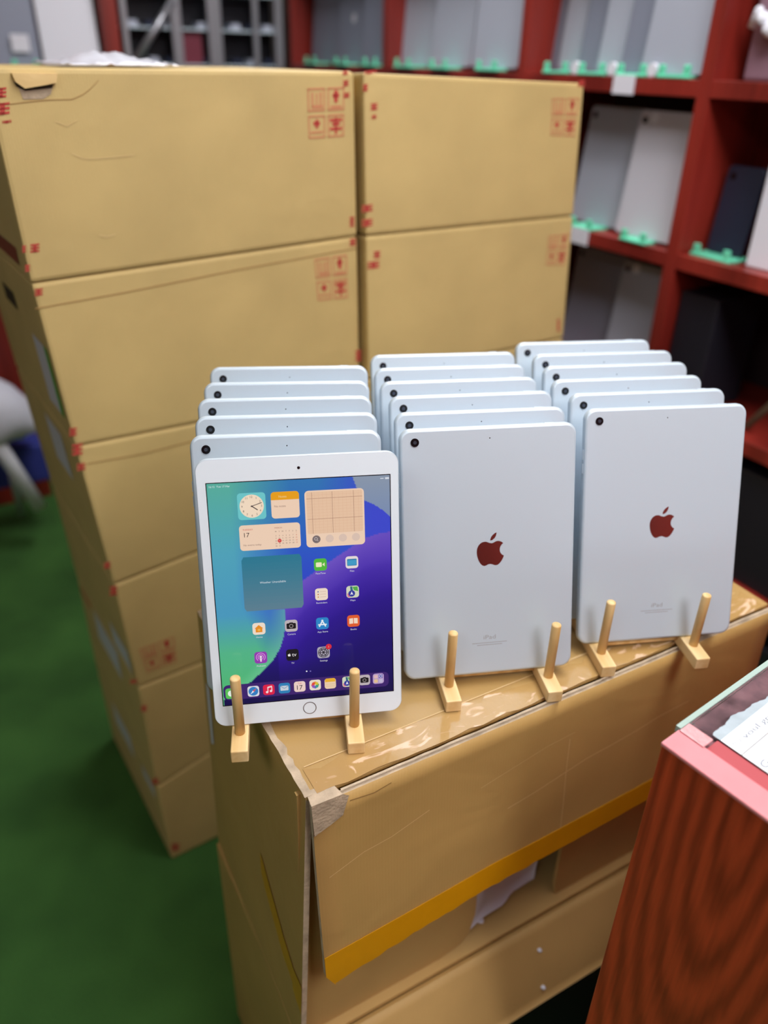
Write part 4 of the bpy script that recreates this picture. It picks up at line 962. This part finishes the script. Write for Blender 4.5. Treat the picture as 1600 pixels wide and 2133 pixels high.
hand(PI/2-2*PI*(12/60), w_*.38, .0006, (50, 40, 50)); hand(PI/2-2*PI*(4.2/12), w_*.25, .0008, (50, 40, 50)); S.disc(cx, cz, .0007, (50, 40, 50), 4)
S.build('clock_widget', disp)
S = Scr(); x0, x1, za, zt_ = wrect([(498, 320), (679, 312), (684, 478), (507, 490)]); cx, cz, w_, h_ = (x0+x1)/2, (za+zt_)/2, x1-x0, zt_-za
S.rr(cx, cz, w_, h_, .003, PEACH); S.p([(x, z) for x, z in rrect(cx, cz, w_, h_, .003, 5) if z > zt_-.0075+.0001]+[(x0, zt_-.0072), (x1, zt_-.0072)], (240, 164, 24), 1)
S.text('Notes', cx-.002, zt_-.0052, .0028, (252, 220, 150), 2); S.text('No notes', x0+.0025, cz-.0018, .0026, (150, 120, 110), 2, False); S.build('notes_widget', disp)
S = Scr(); x0, x1, za, zt_ = wrect([(297, 530), (686, 514), (691, 668), (308, 697)]); cx, cz, w_, h_ = (x0+x1)/2, (za+zt_)/2, x1-x0, zt_-za
S.rr(cx, cz, w_, h_, .003, PEACH); S.text('TUESDAY', x0+.0028, zt_-.0048, .0021, (214, 80, 70), 2, False); S.text('17', x0+.0028, zt_-.0108, .0058, (60, 46, 50), 2, False)
S.text('No events today', x0+.0028, za+.0042, .0023, (140, 110, 104), 2, False)
S.text('MARCH', cx+.004, zt_-.0045, .0019, (170, 100, 84), 2, False)
gx, gz, ga, gb = cx+.0035, zt_-.0066, (x1-.002-cx-.0035)/7, (h_-.0085)/6.2
for k, c in enumerate('MTWTFSS'): S.text(c, gx+ga*k+ga/2, gz-.0012, .0017, (90, 70, 70), 2)
for d in range(1, 32):
    kk = d+5; r_, c_ = kk//7, kk % 7
    if d == 17: S.disc(gx+ga*c_+ga/2, gz-gb*(r_+1)+.0003, .0017, (216, 64, 64), 2)
    S.text(str(d), gx+ga*c_+ga/2, gz-gb*(r_+1)-.0003, .0016, (250, 220, 210) if d == 17 else ((206, 90, 70) if c_ == 6 else (100, 80, 80)), 3)
S.build('calendar_widget', disp)
S = Scr(); x0, x1, za, zt_ = wrect([(713, 312), (1092, 294), (1098, 652), (728, 670)]); cx, cz, w_, h_ = (x0+x1)/2, (za+zt_)/2, x1-x0, zt_-za
S.rr(cx, cz, w_, h_, .0035, PEACH); S.p(rrect(cx, cz+.0055, w_-.003, h_-.0135, .0015, 3), (238, 200, 168), 1)
for q in range(1, 14): S.line(x0+.0015+(w_-.003)*q/14, za+.0125, x0+.0015+(w_-.003)*q/14, zt_-.0015, .00012, (226, 178, 146), 2); S.line(x0+.0015, za+.0125+(h_-.014)*q/14, x1-.0015, za+.0125+(h_-.014)*q/14, .00012, (226, 178, 146), 2)
for fx in (.12, .46, .82): S.line(x0+w_*fx, za+.0125, x0+w_*fx, zt_-.0015, .0003, (160, 120, 104), 3)
for fz in (.86, .5): S.line(x0+.0015, za+h_*fz, x1-.0015, za+h_*fz, .0003, (170, 130, 112), 3)
for q, c in enumerate([(126, 112, 112), (226, 200, 184), (226, 200, 184), (226, 200, 184)]): S.disc(x0+w_*(.17+.225*q), za+.0072, .0036, c, 2)
S.ring(x0+w_*.17-.0004, za+.0076, .0015, .0010, (200, 190, 190), 3); S.line(x0+w_*.17+.0005, za+.0066, x0+w_*.17+.0015, za+.0056, .0005, (200, 190, 190), 3)
S.build('map_widget', disp)
S = Scr(); x0, x1, za, zt_ = wrect([(315, 735), (698, 711), (706, 1050), (333, 1080)]); cx, cz, w_, h_ = (x0+x1)/2, (za+zt_)/2, x1-x0, zt_-za
NG = 16; mm1 = MB()
for q in range(NG):
    za_, zb2 = zt_-h_*q/NG, zt_-h_*(q+1)/NG; c = mixc((42, 124, 150), (98, 132, 150), q/NG); c = tuple(int(v) for v in c)
    ins = .0018 if q in (0, NG-1) else 0
    S.p([(x0+ins*(q == 0), za_), (x1-ins*(q == 0), za_), (x1-ins*(q == NG-1), zb2), (x0+ins*(q == NG-1), zb2)], c, 0)
S.text('Weather Unavailable', cx, cz, .0027, (220, 232, 240), 2); S.build('weather_widget', disp)
S = Scr(); p = loc(98, 282); S.text('16:12  Tue 17 Mar', p[0]+.0006, SZ1-.0036, .0024, (226, 240, 244), 1, False); p = loc(1195, 235); S.rr(p[0]+.006, SZ1-.0028, .0035, .0016, .0004, (226, 230, 240), 1); S.line(p[0], SZ1-.0028, p[0]+.003, SZ1-.0028, .0007, (226, 230, 240), 1)
p = loc(728, 1457); S.disc(p[0], p[1], .0007, (240, 240, 255), 1); p = loc(752, 1456); S.disc(p[0], p[1], .0007, (120, 110, 190), 1); S.build('status_marks', disp)

# ------------------------------------------------------------------ display counter at the lower right
ZC = HC-.45
K0 = Vector((0.2185065, 0.4400479, ZC))
a1 = math.radians(-53.0); a2 = math.radians(38.5)
cu = Vector((math.cos(a1), math.sin(a1), 0)); cv = Vector((math.cos(a2), math.sin(a2), 0))
FCN = frame(Vector((K0.x, K0.y, 0)), cu, cv, Vector((0, 0, 1)))
ct = empty('display_counter', M=FCN); tag(ct, 'mahogany display counter with pink edging and glass top at lower right', 'counter')
CL, CDp = .62, .75
mb = MB(); mb.box((0, 0, 0), (CL, .022, ZC-.004)); bevel(mb.build('end_panel', M_MAHC, ct), .001)
mb = MB(); mb.box((0, .022, 0), (.018, CDp, ZC-.06)); mb.build('back_panel', M_MAHC, ct)
mb = MB(); mb.box((CL-.018, .022, 0), (CL, CDp, ZC-.06)); mb.build('front_panel', M_MAHC, ct)
mb = MB(); mb.box((.018, .022, ZC-.2), (CL-.018, CDp, ZC-.185)); mb.build('inner_shelf', M_MAHC, ct)
mb = MB(); mb.box((-.0006, -.0012, ZC-.004), (CL, .0225, ZC)); bevel(mb.build('pink_edging', M_PINK, ct), .0012)
mb = MB(); mb.box((.0235, .0226, ZC-.012), (CL-.02, .0384, ZC-.0022)); mb.build('pink_rebate_shaded', M_PINKD, ct)
mb = MB(); mb.box((-.0042, .0235, ZC-.0060), (.0002, CDp, ZC+.0002)); mb.build('glass_edge', M_GEDGE, ct)
gm = mat('counter_glass', (235, 245, 245), .04, trans=1, ior=1.15)
mb = MB(); mb.box((.0004, .0386, ZC-.0050), (CL-.003, CDp, ZC-.0010)); mb.build('glass_top', gm, ct)
mb = MB(); mb.box((.0010, .0200, ZC+.0001), (.0225, .0330, ZC+.0014)); bevel(mb.build('glue_blob', mat('pink_glue', (224, 160, 164), .25, coat=.6, bump=1, bscale=250), ct), .0006)
# mottled red reflection in the glass, painted on the lining below the glass rim: grey film above it
mb = MB(); mb.box((.0005, .024, ZC-.0085), (.075, CDp-.01, ZC-.0055)); mm = mat('mottled_reflection', (134, 92, 98), .35, var=.5, vscale=55); mb.build('reflection_layer', mm, ct)
mb = MB()
rr = random.Random(5)
ys = [.0388+.012*i for i in range(50)]; wv_ = lambda y: .0018*math.sin(y*70)+.0009*math.sin(y*230+1)+.0004*math.sin(y*700)
ys = [.0388+.003*i for i in range(200)]; lft = [(.0180+wv_(y), y) for y in ys]
poly = [Vector((x, y, ZC-.0008)) for x, y in lft]+[Vector((.0262, y, ZC-.0008)) for y in ys[::-1]]
mb.poly(poly); mb.build('adhesive_film', mat('hazy_film', (172, 184, 192), .3, var=.12, vscale=50), ct)
def paper(x0, x1, y0, y1, z_, txts, lb, grp=None):
    F = FCN @ Matrix.Translation((0, 0, 0))
    t = empty('paper_sheet', FCN @ Vector(((x0+x1)/2, (y0+y1)/2, z_))); tag(t, lb, 'paper'); inv = t.matrix_world.inverted() @ FCN
    mb = MB(); mb.box((x0, y0, z_), (x1, y1, z_+.0003), F=inv); mb.build('sheet', M_PAPER, t)
    mb = MB()
    for s_, bx, by, sz, wd in txts:
        # baseline along cv (away), letters' up direction towards -cu
        FT = frame(Vector((bx, by, z_+.00036)), Vector((0, 1, 0)), Vector((0, 0, -1)), Vector((-1, 0, 0)))
        add_text(mb, s_, inv @ FT, sz, width=wd)
    mb.build('lettering', M_INK, t)
paper(.0262, .0438, .0388, .30, ZC-.0006, [('\u00a9 voul gp 2911', .0372, .0425, .0068, .080)], 'white paper strip with grey writing along the counter glass')
paper(.0445, .20, .0388, .26, ZC-.0006, [('Good', .0625, .0405, .0090, .030)], 'blank white sheet beginning with grey letters nearest the pink edge')
